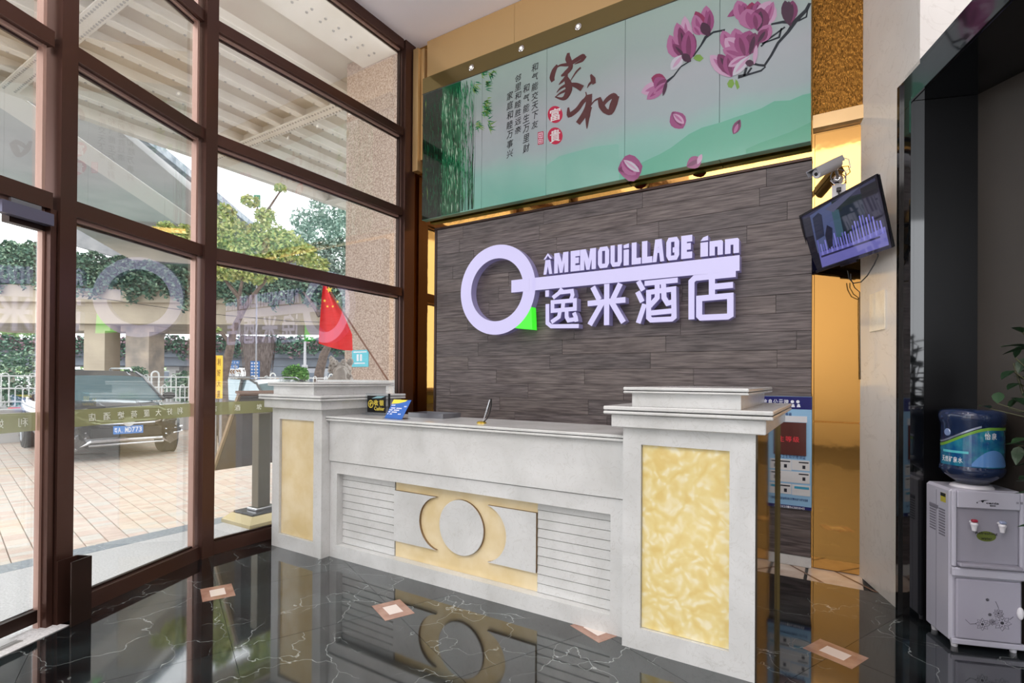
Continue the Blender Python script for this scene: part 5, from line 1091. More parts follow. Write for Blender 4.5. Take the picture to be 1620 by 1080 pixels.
# ================================================================ OUTSIDE
# landing and ground
LDX = -4.88
ld = struct('trim_8', MB().prism([(FX - 0.06, 7.5, 0), (FX - 0.06, 2.0, 0), tuple(A2 + DIR2 * 8 + Vector((-0.06, 0, 0))), (-1.2, -9, 0), (LDX + 0.20, -9, 0), (LDX + 0.20, 7.5, 0)][::-1], (0, 0, -0.18)), M_GRANL)
for k in range(14): fin('kerb_stone', MB().bevbox((LDX, -4.0 + k * 0.82, G + 0.001), (LDX + 0.198, -4.0 + k * 0.82 + 0.816, 0.001), 0.004), M_GRANB, ld)
gr = struct('ground', MB().box((-75, -30, G - 0.3), (LDX - 0.001, 75, G - 0.02)), mat('mortar', (168, 152, 140), 0.9))
M_PAV = [mat('paver_cream', (232, 220, 206), 0.7, col2=(222, 206, 192), nscale=9), mat('paver_pink', (228, 208, 194), 0.7, col2=(216, 194, 180), nscale=9), mat('paver_grey', (222, 216, 206), 0.7)]
pa = atan2(0.186, -0.983); pu = Vector((cos(pa), sin(pa), 0)); pv = Vector((-sin(pa), cos(pa), 0)) * -1
if pv.y < 0: pv = -pv
pmesh = [meshonly(MB().bevbox((0, 0, -0.03), (0.098, 0.153, 0), 0.003), m, 'paver') for m in M_PAV]
bricks = []
for i in range(-10, 120):
    for j in range(-30, 75):
        c_ = Vector((LDX, 0, 0)) + pu * (i * 0.102) + pv * (j * 0.16)
        if c_.x > LDX - 0.16 or c_.x < -15.6: continue
        v = CR.transposed() @ (Vector((c_.x, c_.y, G)) - Vector((0, 0, EYE)))
        if v.z > -1: continue
        x_ = PCX + FOC * v.x / -v.z; y_ = PCY - FOC * v.y / -v.z
        if x_ < -120 or x_ > 700 or y_ > 1000: continue
        bricks.append((-v.z, c_))
bricks.sort(key=lambda b: b[0]); far = MB()
Rp = Matrix.Rotation(pa, 4, 'Z')
for k, (d_, c_) in enumerate(bricks):
    h = G + rnd.uniform(-0.0012, 0.0012)
    sgn = 1
    if k < 300: shared('paver', rnd.choice(pmesh), gr, (c_.x, c_.y, h), (0, 0, pa - 0.0) if False else (0, 0, pa))
    else:
        q = [c_ + pu * a_ - pv * b_ for a_, b_ in ((0, 0), (0.098, 0), (0.098, 0.153), (0, 0.153))]
        far.prism([(p_.x, p_.y, G - 0.012) for p_ in q][::-1], (0, 0, 0.012 + h - G), rnd.choice([0, 0, 1, 1, 2]))
tag(part('pavers', far, M_PAV, gr), kind='stuff')
fin('road', MB().box((-70, -25, G - 0.019), (-16.2, 70, G - 0.005)), mat('asphalt', (150, 150, 150), 0.9), gr)

# elevated highway overhead
hw = thing('elevated_highway', 'white riveted steel elevated highway deck overhead outside', 'bridge', (-12, 6, 8))
part('deck_plate', MB().box((-16.6, -14, 8.25), (-8.75, 30, 8.5)), M_STEELB, hw)
part('edge_girder', MB().box((-16.75, -14, 7.98), (-16.5, 30, 9.6)), M_STEELW, hw)
part('main_flange', MB().box((-8.75, -14, 8.0), (-6.6, 7.855, 8.06)), M_STEELW, hw); part('main_web', MB().box((-8.35, -14, 8.06), (-8.27, 7.855, 9.3)), M_STEELB, hw)
for k in range(7):
    x = -9.9 - 0.93 * k; m_ = MB().box((x - 0.10, -14, 8.0), (x + 0.10, 30, 8.03)); m_.box((x - 0.015, -14, 8.03), (x + 0.015, 30, 8.25)); part('rib', m_, M_STEELW, hw)
for y in (-5.1, -0.5, 4.1, 8.65, 13.2, 17.8, 22.4):
    m_ = MB().box((-16.5, y - 0.17, 7.96), (-9.7, y + 0.17, 7.995)); m_.box((-16.5, y - 0.02, 7.995), (-9.7, y + 0.02, 8.25)); part('cross_beam', m_, M_STEELW, hw)
rv = MB()
def rivet(x, y, z): rv.lathe([(0.028, 0), (0.020, -0.022)], (x, y, z), 6)
for k in range(7):
    x = -9.9 - 0.93 * k
    for j in range(60): rivet(x - 0.07, -1.0 + j * 0.33, 8.0)
for y in (4.1, 8.65):
    for j in range(60): rivet(-9.8 - j * 0.112, y - 0.10, 7.96); rivet(-9.8 - j * 0.112, y + 0.10, 7.96)
for j in range(30): rivet(-8.3, 7.6 - j * 0.30, 8.0); rivet(-8.15, 7.6 - j * 0.30, 8.0)
tag(part('rivets', rv, M_RIVET, hw), kind='stuff')
col = thing('granite_column', 'tall speckled pinkish granite column outside the window by the flag', 'column', (-8.6, 8.3, G))
part('shaft', MB().box((-9.27, 7.86, G), (-7.6, 9.0, 8.24)), M_GRANP, col)
a = ony(568, 555, 7.855); b = ony(583, 580, 7.855)
stk = thing('cyan_notice', 'small cyan notice stuck on the granite column', 'notice', tuple(a))
a = ony(557.5, 554, 7.855); b = ony(583, 580, 7.855)
part('sheet', MB().box((a.x, 7.845, b.z), (b.x, 7.858, a.z)), mat('cyan_sheet', (96, 196, 214), 0.4), stk)
mb = MB(); w_ = b.x - a.x
for k, (l0, l1, zz) in enumerate(((0.1, 0.9, 0.85), (0.15, 0.8, 0.18), (0.3, 0.42, 0.35), (0.5, 0.62, 0.35))): mb.box((a.x + w_ * l0, 7.842, b.z + (a.z - b.z) * zz), (a.x + w_ * l1, 7.8445, b.z + (a.z - b.z) * (zz + (0.07 if k < 2 else 0.4))))
part('sheet_marks', mb, M_PRW, stk)

# concrete viaduct behind the highway
VZ = 9.3
v7 = lambda x, y: onz(x, y, VZ)
vd = thing('concrete_viaduct', 'pale concrete viaduct running diagonally away outside at the left', 'bridge', tuple(v7(120, 260)))
def strip(nm, l0, l1, r0, r1, z, th, m): 
    P = [onz(*l0, z), onz(*l1, z), onz(*r1, z), onz(*r0, z)]; return part(nm, MB().prism(P, (0, 0, th)), m, vd)
def extl(a, b, t0, t1): return ((a[0] + (b[0] - a[0]) * t0, a[1] + (b[1] - a[1]) * t0), (a[0] + (b[0] - a[0]) * t1, a[1] + (b[1] - a[1]) * t1))
def line2(a, b, z, n0, n1):
    A_, B_ = onz(*a, z), onz(*b, z); d = (B_ - A_).normalized(); return A_ - d * n0, B_ + d * n1
La = line2((0, 167), (240, 325.6), VZ, 3, 14.0); Lb = line2((125, 217), (240, 298), VZ, 3, 14.0); Lc_ = line2((189, 207), (297, 298), VZ, 4.5, 22.4); Ld = line2((225, 218), (372, 337), VZ, 4.5, 14.0); Le = line2((-60, 258), (205, 410), VZ, 5.6, 0.0)
part('side_soffit', MB().prism([Le[0], Le[1], La[1], La[0]], (0, 0, 0.5)), M_CONC, vd)
part('pale_beam', MB().prism([p_ + Vector((0, 0, -0.06)) for p_ in (La[0], La[1], Lb[1], Lb[0])], (0, 0, 0.055)), M_CONCL, vd)
part('right_soffit', MB().prism([Lb[0], Lb[1], Lc_[1], Lc_[0]], (0, 0, 0.5)), M_CONC, vd)
part('steel_edge', MB().prism([Lc_[0] + (Ld[0] - Lc_[0]) * 0.62, Lc_[1] + (Ld[1] - Lc_[1]) * 0.62, Ld[1], Ld[0]], (0, 0, 0.3)), mat('dirty_steel_edge', (176, 184, 190), 0.7, col2=(120, 132, 142), nscale=3), vd)
FWD0 = (CR @ Vector((0, 0, -1))); FWD0.z = 0; FWD0.normalize()
# dirty pier cap where the viaduct lands
pcp = thing('pier_cap', 'stained grey pier cap holding the viaduct above the ivy bridge', 'pier', tuple(dep(207, 420, 30)))
A_ = [dep(*q, 41) for q in ((60, 340), (205, 352), (262, 372), (300, 396), (262, 408), (208, 403), (205, 412), (60, 372))]
part('cap', MB().prism(A_, tuple((CR @ Vector((0, 0, -1))) * 5)), M_CONCD, pcp)
sp_a = [dep(*q, 41.5) for q in ((200, 412), (240, 408))]
part('column', MB().prism([(sp_a[0].x, sp_a[0].y, G), (sp_a[1].x, sp_a[1].y, G), tuple((sp_a[1] + FWD0 * 1.6).xy) + (G,), tuple((sp_a[0] + FWD0 * 1.6).xy) + (G,)], (0, 0, dep(220, 405, 41.5).z - G)), M_CONCD, pcp)
part('stub', MB().prism([dep(*q, 40.9) for q in ((196, 395), (210, 395), (210, 425), (196, 425))], tuple((CR @ Vector((0, 0, -1))) * 1)), M_CONCD, pcp)

# generic foliage
def foliage(nm, blobs, n, size, mats, parent, seed=1):
    r_ = random.Random(seed); mb = MB(); tot = sum(b_[1][0] * b_[1][1] + b_[1][0] * b_[1][2] for b_ in blobs)
    for c_, rad in blobs:
        k = int(n * (rad[0] * rad[1] + rad[0] * rad[2]) / tot)
        for i in range(k):
            d = Vector((r_.gauss(0, 1), r_.gauss(0, 1), r_.gauss(0, 1))).normalized(); q = r_.uniform(0.55, 1.03)
            p_ = Vector(c_) + Vector((d.x * rad[0], d.y * rad[1], d.z * rad[2])) * q; mb.leaf(p_, size * r_.uniform(0.6, 1.3), r_.randrange(len(mats)))
    return tag(part(nm, mb, mats, parent), kind='stuff')
ML = lambda nm, cs: [mat('%s_%d' % (nm, i), c_, 0.6) for i, c_ in enumerate(cs)]
M_IVY = ML('ivy_leaf', [(84, 120, 100), (112, 150, 124), (66, 98, 84), (150, 176, 148)])
M_YG = ML('young_leaf', [(206, 214, 132), (180, 198, 118), (220, 224, 158), (146, 174, 108)])
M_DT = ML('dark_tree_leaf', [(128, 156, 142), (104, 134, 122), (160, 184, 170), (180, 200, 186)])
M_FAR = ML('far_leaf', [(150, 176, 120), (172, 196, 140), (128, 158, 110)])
M_BOUG = ML('ivy_pink', [(150, 120, 130), (176, 142, 150), (86, 110, 84), (120, 140, 110)])
M_BARK = mat('bark', (134, 118, 108), 0.9, col2=(98, 86, 80), nscale=9, det=6, bump=0.5, bscale=14)
# ivy bridge (front) : box girder with planter
FWD = (CR @ Vector((0, 0, -1))); FWD.z = 0; FWD.normalize(); RGT = Vector((FWD.y, -FWD.x, 0))
def bridge(nm, label, pts, z_und, z_top, depthv, m, ivy_pts, seed, mats, n_ivy, lsize, under=None):
    t_ = thing(nm, label, 'bridge', tuple(pts[0]))
    for i in range(len(pts) - 1):
        a, b = pts[i].copy(), pts[i + 1].copy(); a.z = b.z = z_und; dv = FWD * depthv
        part('girder', MB().prism([a, b, b + dv, a + dv], (0, 0, (z_top - z_und) * 0.55)), m[0], t_)
        part('parapet', MB().prism([a - FWD * 0.35 + Vector((0, 0, (z_top - z_und) * 0.55 + 0.001)), b - FWD * 0.35 + Vector((0, 0, (z_top - z_und) * 0.55 + 0.001)), b + dv, a + dv], (0, 0, (z_top - z_und) * 0.45)), m[1], t_)
    r_ = random.Random(seed); mb = MB()
    for i in range(len(ivy_pts) - 1):
        a, b = ivy_pts[i], ivy_pts[i + 1]
        k = int(n_ivy / (len(ivy_pts) - 1))
        for q in range(k):
            s_ = r_.random(); top = a[1] + (b[1] - a[1]) * s_; bot = a[2] + (b[2] - a[2]) * s_; p_ = a[0].lerp(b[0], s_); bot += 0.35 * sin(s_ * 23 + i * 3) + 0.25 * sin(s_ * 61)
            z = bot + (top - bot) * r_.random() ** 0.8; p_ = Vector((p_.x, p_.y, z + 0.12 * sin(s_ * 40))) - FWD * r_.uniform(0.4, 1.0) * (1 if z < top - 0.5 else 0.4); mb.leaf(p_, lsize * r_.uniform(0.6, 1.4), r_.randrange(len(mats)))
    for i in range(len(ivy_pts) - 1):   # solid hedge core behind the leaves
        a, b = ivy_pts[i], ivy_pts[i + 1]
        A0 = Vector((a[0].x, a[0].y, max(a[2], z_top - 0.3))); B0 = Vector((b[0].x, b[0].y, max(b[2], z_top - 0.3)))
        mb.prism([A0, B0, B0 + FWD * 1.2, A0 + FWD * 1.2], (0, 0, max(0.3, (a[1] + b[1]) / 2 - z_top)), 2)
    tag(part('ivy', mb, mats, t_), kind='stuff'); return t_
def zat(px_, py_, Y): return dep(px_, py_, Y).z
P = [dep(x, 500, 30) for x in (-160, 60, 330, 560, 760)]
for q in P: q.z = 0
zu = zat(200, 512, 30); zt_ = zat(200, 452, 30)
iv = [(P[0], zat(-160, 380, 30), zat(-160, 462, 30)), (P[1], zat(60, 386, 30), zat(60, 455, 30)), (P[2], zat(330, 432, 30), zat(330, 480, 30)), (P[3], zat(560, 425, 30), zat(560, 480, 30)), (P[4], zat(760, 430, 30), zat(760, 480, 30))]
bridge('ivy_covered_overpass', 'beige road overpass draped with thick green ivy, crossing the whole window', P, zu, zt_, 7, (M_CONCB, M_CONCB), iv, 5, M_IVY, 26000, 0.24)
part_ = None
P = [dep(x, 570, 48) for x in (-300, 0, 330, 620, 900)]
for q in P: q.z = 0
zu = zat(200, 578, 48); zt_ = zat(200, 553, 48)
iv = [(P[k], zat(x, 532, 48), zat(x, 560, 48)) for k, x in enumerate((-300, 0, 330, 620, 900))]
bridge('lower_ivy_overpass', 'lower grey-blue overpass with an ivy hedge, seen under the beige overpass', P, zu, zt_, 8, (M_CONCG, M_CONCG), iv, 9, M_IVY[:3] + [M_BOUG[0]], 13000, 0.32)
def pier(px0, px1, Y, ztop, m, label, grp, round_=False):
    a, b = dep(px0, 600, Y), dep(px1, 600, Y); a.z = b.z = G; t_ = thing('bridge_pier', label, 'pier', tuple((a + b) / 2), group=None)
    w_ = (b - a).length; c_ = (a + b) / 2 + FWD * w_ / 2; mb = MB()
    if round_: mb.lathe([(w_ / 2, 0), (w_ / 2, ztop - G)], (c_.x, c_.y, G), 20)
    else: mb.prism([a, b, b + FWD * w_, a + FWD * w_], (0, 0, ztop - G))
    part('shaft', mb, m, t_); part('cap', MB().prism([a - RGT * .3 + Vector((0, 0, ztop - G - 0.001)), b + RGT * .3 + Vector((0, 0, ztop - G - 0.001)), b + RGT * .3 + FWD * w_ + Vector((0, 0, ztop - G - 0.001)), a - RGT * .3 + FWD * w_ + Vector((0, 0, ztop - G - 0.001))], (0, 0, 0.35)), m, t_); return t_
ztp = zat(200, 512, 30) - 0.36
pier(132, 165, 30.5, ztp, M_CONCB, 'smooth beige bridge pier directly above the parked car', None)
pier(198, 235, 31, ztp, mat('stained_beige', (206, 188, 170), 0.9, col2=(160, 152, 144), nscale=1.2, det=8), 'stained beige bridge pier right of the smooth one', None)
pier(236, 247, 33, ztp, M_CONC, 'slim pale pier touching the stained pier', None)
pier(50, 66, 48.5, zat(60, 578, 48) - 0.36, M_CONCG, 'blue-grey pier at far left under the lower overpass', None)
pier(268, 278, 48.6, zat(60, 578, 48) - 0.36, M_CONC, 'thin pale pier left of the middle mullion', None)
pier(284, 293, 51.5, zat(60, 578, 48) - 0.36, M_CONC, 'thin pale pier close against the middle mullion', None)
pier(430, 445, 46.5, zat(60, 578, 48) - 0.36, M_CONCG, 'dark grey pier between the blue signs and the round bush', None)
# big ivy-barked trunk pillar
t_ = thing('shaggy_pillar', 'bridge column wrapped in shaggy brown creeper roots', 'pier', tuple(dep(408, 600, 27)))
c_ = dep(408, 600, 27); c_.z = G; mb = MB().lathe([(0.55, 0), (0.5, 1.2), (0.72, 3.0), (0.82, zat(408, 533, 27) - G)], c_, 18); part('shaft', mb, mat('creeper_bark', (110, 98, 96), 0.95, col2=(150, 138, 132), nscale=6, stretch=(3, 3, 0.6), det=6, bump=0.8, bscale=8), t_)
mb = MB(); r_ = random.Random(4)
for k in range(900):
    a = r_.uniform(0, 6.28); z = r_.uniform(0.8, 3.9); rr_ = 0.5 + 0.09 * z; p_ = c_ + Vector((cos(a) * rr_, sin(a) * rr_, z)); mb.add([p_, p_ + Vector((0.03, 0, -0.02)), p_ + Vector((0.02 * cos(a), 0.02 * sin(a), -r_.uniform(.15, .4)))], [(0, 1, 2)])
tag(part('hanging_roots', mb, M_BARK, t_), kind='stuff')

# trees
def tree(nm, label, base, trunk, branches, blobs, n, size, mats, seed, r0=0.16, barkm=None):
    t_ = thing(nm, label, 'tree', tuple(base)); mb = MB(); m = len(trunk); mb.tube(trunk, [r0 * (1 - 0.55 * i / (m - 1)) for i in range(m)], 10); part('trunk', mb, barkm or M_BARK, t_)
    if branches:
        for b_ in branches: part('branch', MB().tube(b_, [r0 * 0.45 * (1 - 0.7 * i / (len(b_) - 1)) for i in range(len(b_))], 6), barkm or M_BARK, t_)
    foliage('leaves', blobs, n, size, mats, t_, seed); return t_
Y1 = 12.0
d1 = lambda x, y, Y=Y1: dep(x, y, Y)
base = d1(355, 655); base.z = G
def bl(x, y, r, Y=Y1, ry=None): c_ = dep(x, y, Y); k = r / FOC * Y; return (c_, (k, k, (ry or r * .7) / FOC * Y))
tree('young_green_tree', 'young tree with yellow-green leaves and forked trunk outside the side window', base, [base, d1(352, 600), d1(362, 560), d1(370, 520), d1(384, 492)],
     [[d1(384, 492), d1(398, 470), d1(415, 450), d1(432, 425), d1(440, 400)], [d1(380, 500), d1(378, 470), d1(384, 440), d1(380, 410)], [d1(378, 470), d1(362, 450), d1(345, 430)], [d1(420, 440), d1(414, 400), d1(410, 360), d1(425, 330), d1(445, 300)], [d1(366, 545), d1(352, 528), d1(345, 520)], [d1(430, 425), d1(455, 415), d1(475, 405)]],
     [bl(345, 355, 34), bl(335, 380, 30), bl(380, 375, 34), bl(420, 370, 30), bl(450, 385, 30), bl(475, 400, 26), bl(400, 395, 34), bl(365, 420, 36), bl(335, 425, 26), bl(410, 430, 30), bl(395, 318, 14), bl(443, 298, 10), bl(420, 340, 16), bl(290, 375, 28), bl(262, 362, 16), bl(346, 522, 5), bl(440, 400, 26), bl(355, 336, 18), bl(500, 418, 20)], 13000, 0.105, M_YG, 21, 0.13)
Y2 = 24.0
base = dep(500, 640, Y2); base.z = G
tree('leaning_street_tree', 'street tree with a pale bent trunk and dense blue-green crown behind the flag', base, [base, dep(505, 590, Y2), dep(512, 562, Y2), dep(520, 545, Y2), dep(518, 520, Y2), dep(506, 490, Y2)],
     [[dep(506, 500, Y2), dep(494, 480, Y2), dep(480, 462, Y2)], [dep(520, 545, Y2), dep(536, 520, Y2), dep(545, 495, Y2)]],
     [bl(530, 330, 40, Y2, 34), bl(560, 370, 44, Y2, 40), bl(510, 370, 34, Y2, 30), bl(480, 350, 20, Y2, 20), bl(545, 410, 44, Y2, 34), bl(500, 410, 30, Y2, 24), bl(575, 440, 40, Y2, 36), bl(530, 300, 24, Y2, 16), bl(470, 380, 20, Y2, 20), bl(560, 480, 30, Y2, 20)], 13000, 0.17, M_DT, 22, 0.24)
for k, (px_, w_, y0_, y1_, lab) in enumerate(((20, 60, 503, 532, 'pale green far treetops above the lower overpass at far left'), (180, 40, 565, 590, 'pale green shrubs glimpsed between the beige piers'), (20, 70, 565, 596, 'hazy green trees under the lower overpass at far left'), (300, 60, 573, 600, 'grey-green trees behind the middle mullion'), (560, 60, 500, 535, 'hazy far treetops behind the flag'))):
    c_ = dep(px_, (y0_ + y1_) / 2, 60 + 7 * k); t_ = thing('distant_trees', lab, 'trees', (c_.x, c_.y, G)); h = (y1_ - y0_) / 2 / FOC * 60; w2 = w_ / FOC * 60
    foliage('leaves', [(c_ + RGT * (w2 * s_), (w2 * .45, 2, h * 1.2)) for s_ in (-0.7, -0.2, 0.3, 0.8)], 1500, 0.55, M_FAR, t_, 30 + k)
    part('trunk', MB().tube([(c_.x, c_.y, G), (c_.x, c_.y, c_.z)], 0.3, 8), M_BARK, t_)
def bush(px_, py_, r, Y, label, mats, seed, n=1400, size=0.10):
    c_ = dep(px_, py_, Y); k = r / FOC * Y; t_ = thing('round_bush', label, 'bush', (c_.x, c_.y, G)); foliage('leaves', [(c_, (k, k, k * .75))], n, size, mats, t_, seed); part('stem', MB().tube([(c_.x, c_.y, G), (c_.x, c_.y, c_.z)], 0.05, 6), M_BARK, t_)
bush(468, 592, 20, 16, 'clipped round green bush outside above the far pedestal', ML('bush_leaf', [(96, 156, 70), (124, 178, 90), (70, 130, 62)]), 41)
bush(215, 592, 17, 22, 'dark round shrub at the foot of the stained pier', M_IVY, 42)
bush(40, 598, 60, 24, 'low dark hedge behind the railing at far left', M_IVY, 43, 2600, 0.2)
bush(300, 612, 34, 21, 'low dark hedge behind the railing beside the middle mullion', M_IVY, 44, 1600, 0.16)

# retaining wall and white railing
WX = -15.6
rwl = struct('wall_garden', MB().box((WX - 0.3, -12, G), (WX, 30, 0.50)), M_GRANL)
fin('coping', MB().bevbox((WX - 0.34, -12, 0.5005), (WX + 0.04, 30, 0.56), 0.01), M_GRANL, rwl)
for k in range(12): fin('joint', MB().box((WX + 0.0005, 1.0 + k * 1.6, G), (WX + 0.003, 1.012 + k * 1.6, 0.5)), mat('joint_dark', (120, 120, 118), 0.9), rwl)
M_RAIL = mat('white_railing_paint', (238, 240, 240), 0.4)
rl_ = thing('white_railing', 'white arched steel railing on the low wall behind the car', 'railing', (WX - 0.15, 6, 0.56))
for z in (0.72, 1.02, 1.30): part('rail', MB().tube([(WX - 0.15, -4, z), (WX - 0.15, 24, z)], 0.018, 6), M_RAIL, rl_)
for k in range(24):
    y = -3.5 + k * 1.16; mb = MB(); arc_ = [(WX - 0.15, y - 0.09 + 0.18 * (1 - cos(t * pi)) / 2, 1.36 + 0.09 * sin(t * pi)) for t in [i / 6 for i in range(7)]]
    mb.tube([(WX - 0.15, y - 0.09, 0.561)] + arc_ + [(WX - 0.15, y + 0.09, 0.561)], 0.024, 6); part('arched_post', mb, M_RAIL, rl_)
    for j in range(4):
        y2 = y + 0.23 + j * 0.235; m2 = MB(); hh = 1.30 if j % 2 else 1.02
        ar = [(WX - 0.15, y2 - 0.065 + 0.13 * (1 - cos(t * pi)) / 2, hh + 0.065 * sin(t * pi)) for t in [i / 4 for i in range(5)]]; m2.tube([(WX - 0.15, y2 - 0.065, 0.62)] + ar + [(WX - 0.15, y2 + 0.065, 0.62)], 0.013, 4); part('hoop', m2, M_RAIL, rl_)

# red and white barrier
cb_ = dep(24, 700, 14.3); cb_.z = G; tb = thing('traffic_barrier', 'red and white striped traffic barrier on a black base at far left', 'traffic barrier', tuple(cb_))
part('base', MB().bevbox((cb_.x - 0.35, cb_.y - 0.35, G), (cb_.x + 0.35, cb_.y + 0.35, G + 0.07), 0.02), M_BLACK, tb)
prv = (0.25, 0.07)
for k in range(5):
    r0_, r1_ = 0.25 - 0.02 * k, 0.25 - 0.02 * (k + 1); mb = MB().lathe([(r0_, 0.071 + k * 0.11), (r1_, 0.071 + (k + 1) * 0.11 - 0.001)], cb_, 16); part('red_band' if k % 2 == 0 else 'white_band', mb, mat('barrier_red', (214, 62, 62), 0.5) if k % 2 == 0 else M_WHITE, tb)

# ---------------------------------------------------------------- car
M_CAR = mat('car_black_paint', (22, 26, 34), 0.12, coat=1.0, spec=0.6); M_CARG = mat('car_window_glass', (120, 150, 160), 0.05, 0.3, coat=1.0); M_TYRE = mat('tyre_rubber', (40, 40, 42), 0.8); M_RIM = mat('alloy_rim', (160, 162, 166), 0.3, 0.9)
M_LAMP = mat('headlamp_glass', (170, 176, 182), 0.08, 0.5, coat=1.0); M_CHR = mat('car_chrome', (205, 207, 210), 0.15, 0.9); M_PLB = mat('plate_blue', (40, 120, 200), 0.4)
def loft(mb, secs, mi=0, mat_rule=None, cap=True):
    n = len(secs[0]); k = len(mb.v)
    for s_ in secs: mb.v += [Vector(p_) for p_ in s_]
    for i in range(len(secs) - 1):
        for j in range(n - 1): mb.f.append((k + i * n + j, k + i * n + j + 1, k + (i + 1) * n + j + 1, k + (i + 1) * n + j)); mb.mi.append(mat_rule(i, j) if mat_rule else mi)
    if cap:
        mb.f.append(tuple(k + j for j in range(n))); mb.mi.append(mi); mb.f.append(tuple(k + (len(secs) - 1) * n + j for j in range(n))[::-1]); mb.mi.append(mi)
def make_car(label, loc, rz, paint, plate=True, detail=True, zs=1.0):
    t_ = thing('car', label, 'car', loc, rz); X = Matrix.Diagonal((1, 1, zs, 1))
    P_ = lambda nm, mb, m, pr=None: part(nm, mb.xf(X), m, pr or t_, local=True)
    # stations: x (forward +), half width, hood/shoulder z, centre bulge
    # lower body
    st = [(0.02, 0.70, 0.34, 0.62, 0.78), (-0.06, 0.84, 0.24, 0.70, 0.88), (-0.22, 0.90, 0.22, 0.78, 0.95), (-0.75, 0.925, 0.22, 0.90, 1.03), (-1.30, 0.93, 0.22, 0.97, 1.08), (-2.3, 0.935, 0.22, 1.00, 1.06), (-3.4, 0.93, 0.22, 1.03, 1.08), (-4.1, 0.91, 0.24, 1.05, 1.09), (-4.42, 0.86, 0.30, 1.00, 1.05), (-4.5, 0.74, 0.40, 0.92, 0.98)]
    secs = []
    for x, hw, zb, zs_, zc in st:
        half = [(hw * .80, zb), (hw * .97, zb + 0.08), (hw, zb + 0.28), (hw * .99, zs_ - 0.12), (hw * .93, zs_), (hw * .6, zc - 0.02), (0, zc)]
        secs.append([(x, y, z) for y, z in half] + [(x, -y, z) for y, z in half[-2::-1]])
    mb = MB(); loft(mb, secs); mb.smooth = True; P_('body', mb, paint)
    # cabin: glass greenhouse + roof
    gh = [(-1.05, 0.74, 1.02, 1.04), (-1.75, 0.70, 1.02, 1.50), (-2.1, 0.68, 1.02, 1.60), (-3.2, 0.68, 1.02, 1.63), (-3.95, 0.66, 1.02, 1.52), (-4.35, 0.62, 1.02, 1.10)]
    secs = []
    for x, hw, z0, z1 in gh: secs.append([(x, hw * 1.16, z0), (x, hw * (1.16 - 0.24 * (z1 - z0) / 0.6), z1 - 0.03), (x, hw * .6, z1), (x, 0, z1 + 0.005), (x, -hw * .6, z1), (x, -hw * (1.16 - 0.24 * (z1 - z0) / 0.6), z1 - 0.03), (x, -hw * 1.16, z0)])
    def rule(i, j):
        if j in (0, 5): return 0
        return 0 if i in (0, 4) else 1
    mb = MB(); loft(mb, secs, 0, rule); P_('cabin', mb, [M_CARG, paint])
    for s_ in (1, -1):
        P_('windscreen_pillar', MB().tube([(-1.02, s_ * 0.85, 1.03), (-1.76, s_ * 0.70, 1.49), (-2.1, s_ * 0.66, 1.58)], 0.030, 6), paint)
        P_('door_pillar', MB().tube([(-2.45, s_ * 0.80, 1.03), (-2.5, s_ * 0.665, 1.60)], 0.035, 6), paint)
        P_('roof_rail', MB().tube([(-2.0, s_ * 0.56, 1.60), (-2.15, s_ * 0.56, 1.66), (-3.6, s_ * 0.56, 1.67), (-3.8, s_ * 0.56, 1.60)], 0.02, 6), M_CHR)
        m_ = P_('wing_mirror', MB().blob((-1.25, s_ * 1.02, 1.10), (0.06, 0.12, 0.075), 12, 8), M_BLACK)
        P_('mirror_stalk', MB().tube([(-1.22, s_ * 0.86, 1.03), (-1.24, s_ * 0.96, 1.06)], 0.025, 6), M_BLACK, m_)
    for s_, nm in ((1, 'L'), (-1, 'R')):
        for x in (-0.80, -3.52):
            y0 = 0.70; wb_ = MB(); wb_.lathe([(0.20, -0.115), (0.345, -0.115), (0.365, -0.08), (0.365, 0.08), (0.345, 0.115), (0.20, 0.115)], (x, s_ * 0.835, 0.365), 32, axis=(0, 1, 0)); wh = P_('wheel', wb_, M_TYRE)
            rm = MB(); rm.lathe([(0.24, 0), (0.24, 0.012), (0.21, 0.004)], (x, s_ * 0.951, 0.365), 28, axis=(0, s_, 0))
            for a in range(5):
                t = a * 2 * pi / 5; rm.tube([(x + 0.04 * cos(t), s_ * 0.962, 0.365 + 0.04 * sin(t)), (x + 0.215 * cos(t), s_ * 0.962, 0.365 + 0.215 * sin(t))], 0.022, 6)
            P_('rim', rm, M_RIM, wh)
            P_('wheel_arch', MB().lathe([(0.375, -0.02), (0.40, -0.02), (0.40, 0.012), (0.375, 0.012)], (x, s_ * 0.925, 0.37), 28, axis=(0, s_, 0)), M_BLACK)
    if detail:
        # grille with chrome bars, emblem, lamps, plate, skid bar
        P_('grille', MB().prism([(0.045, -0.50, 0.74), (0.045, 0.50, 0.74), (0.045, 0.40, 0.60), (0.045, -0.40, 0.60)], (-0.09, 0, 0)), M_BLACK)
        for zc in (0.715, 0.665):
            P_('grille_bar', MB().tube([(0.00, -0.52, zc + 0.03), (0.055, -0.40, zc), (0.062, 0, zc - 0.012), (0.055, 0.40, zc), (0.0, 0.52, zc + 0.03)], 0.017, 6), M_CHR)
        P_('emblem', MB().lathe([(0.055, 0), (0.085, 0), (0.085, 0.014), (0.055, 0.014)], (0.068, 0, 0.69), 28, axis=(1, 0, 0)), M_CHR)
        P_('lower_grille', MB().box((0.0, -0.52, 0.42), (0.035, 0.52, 0.58)), M_BLACK)
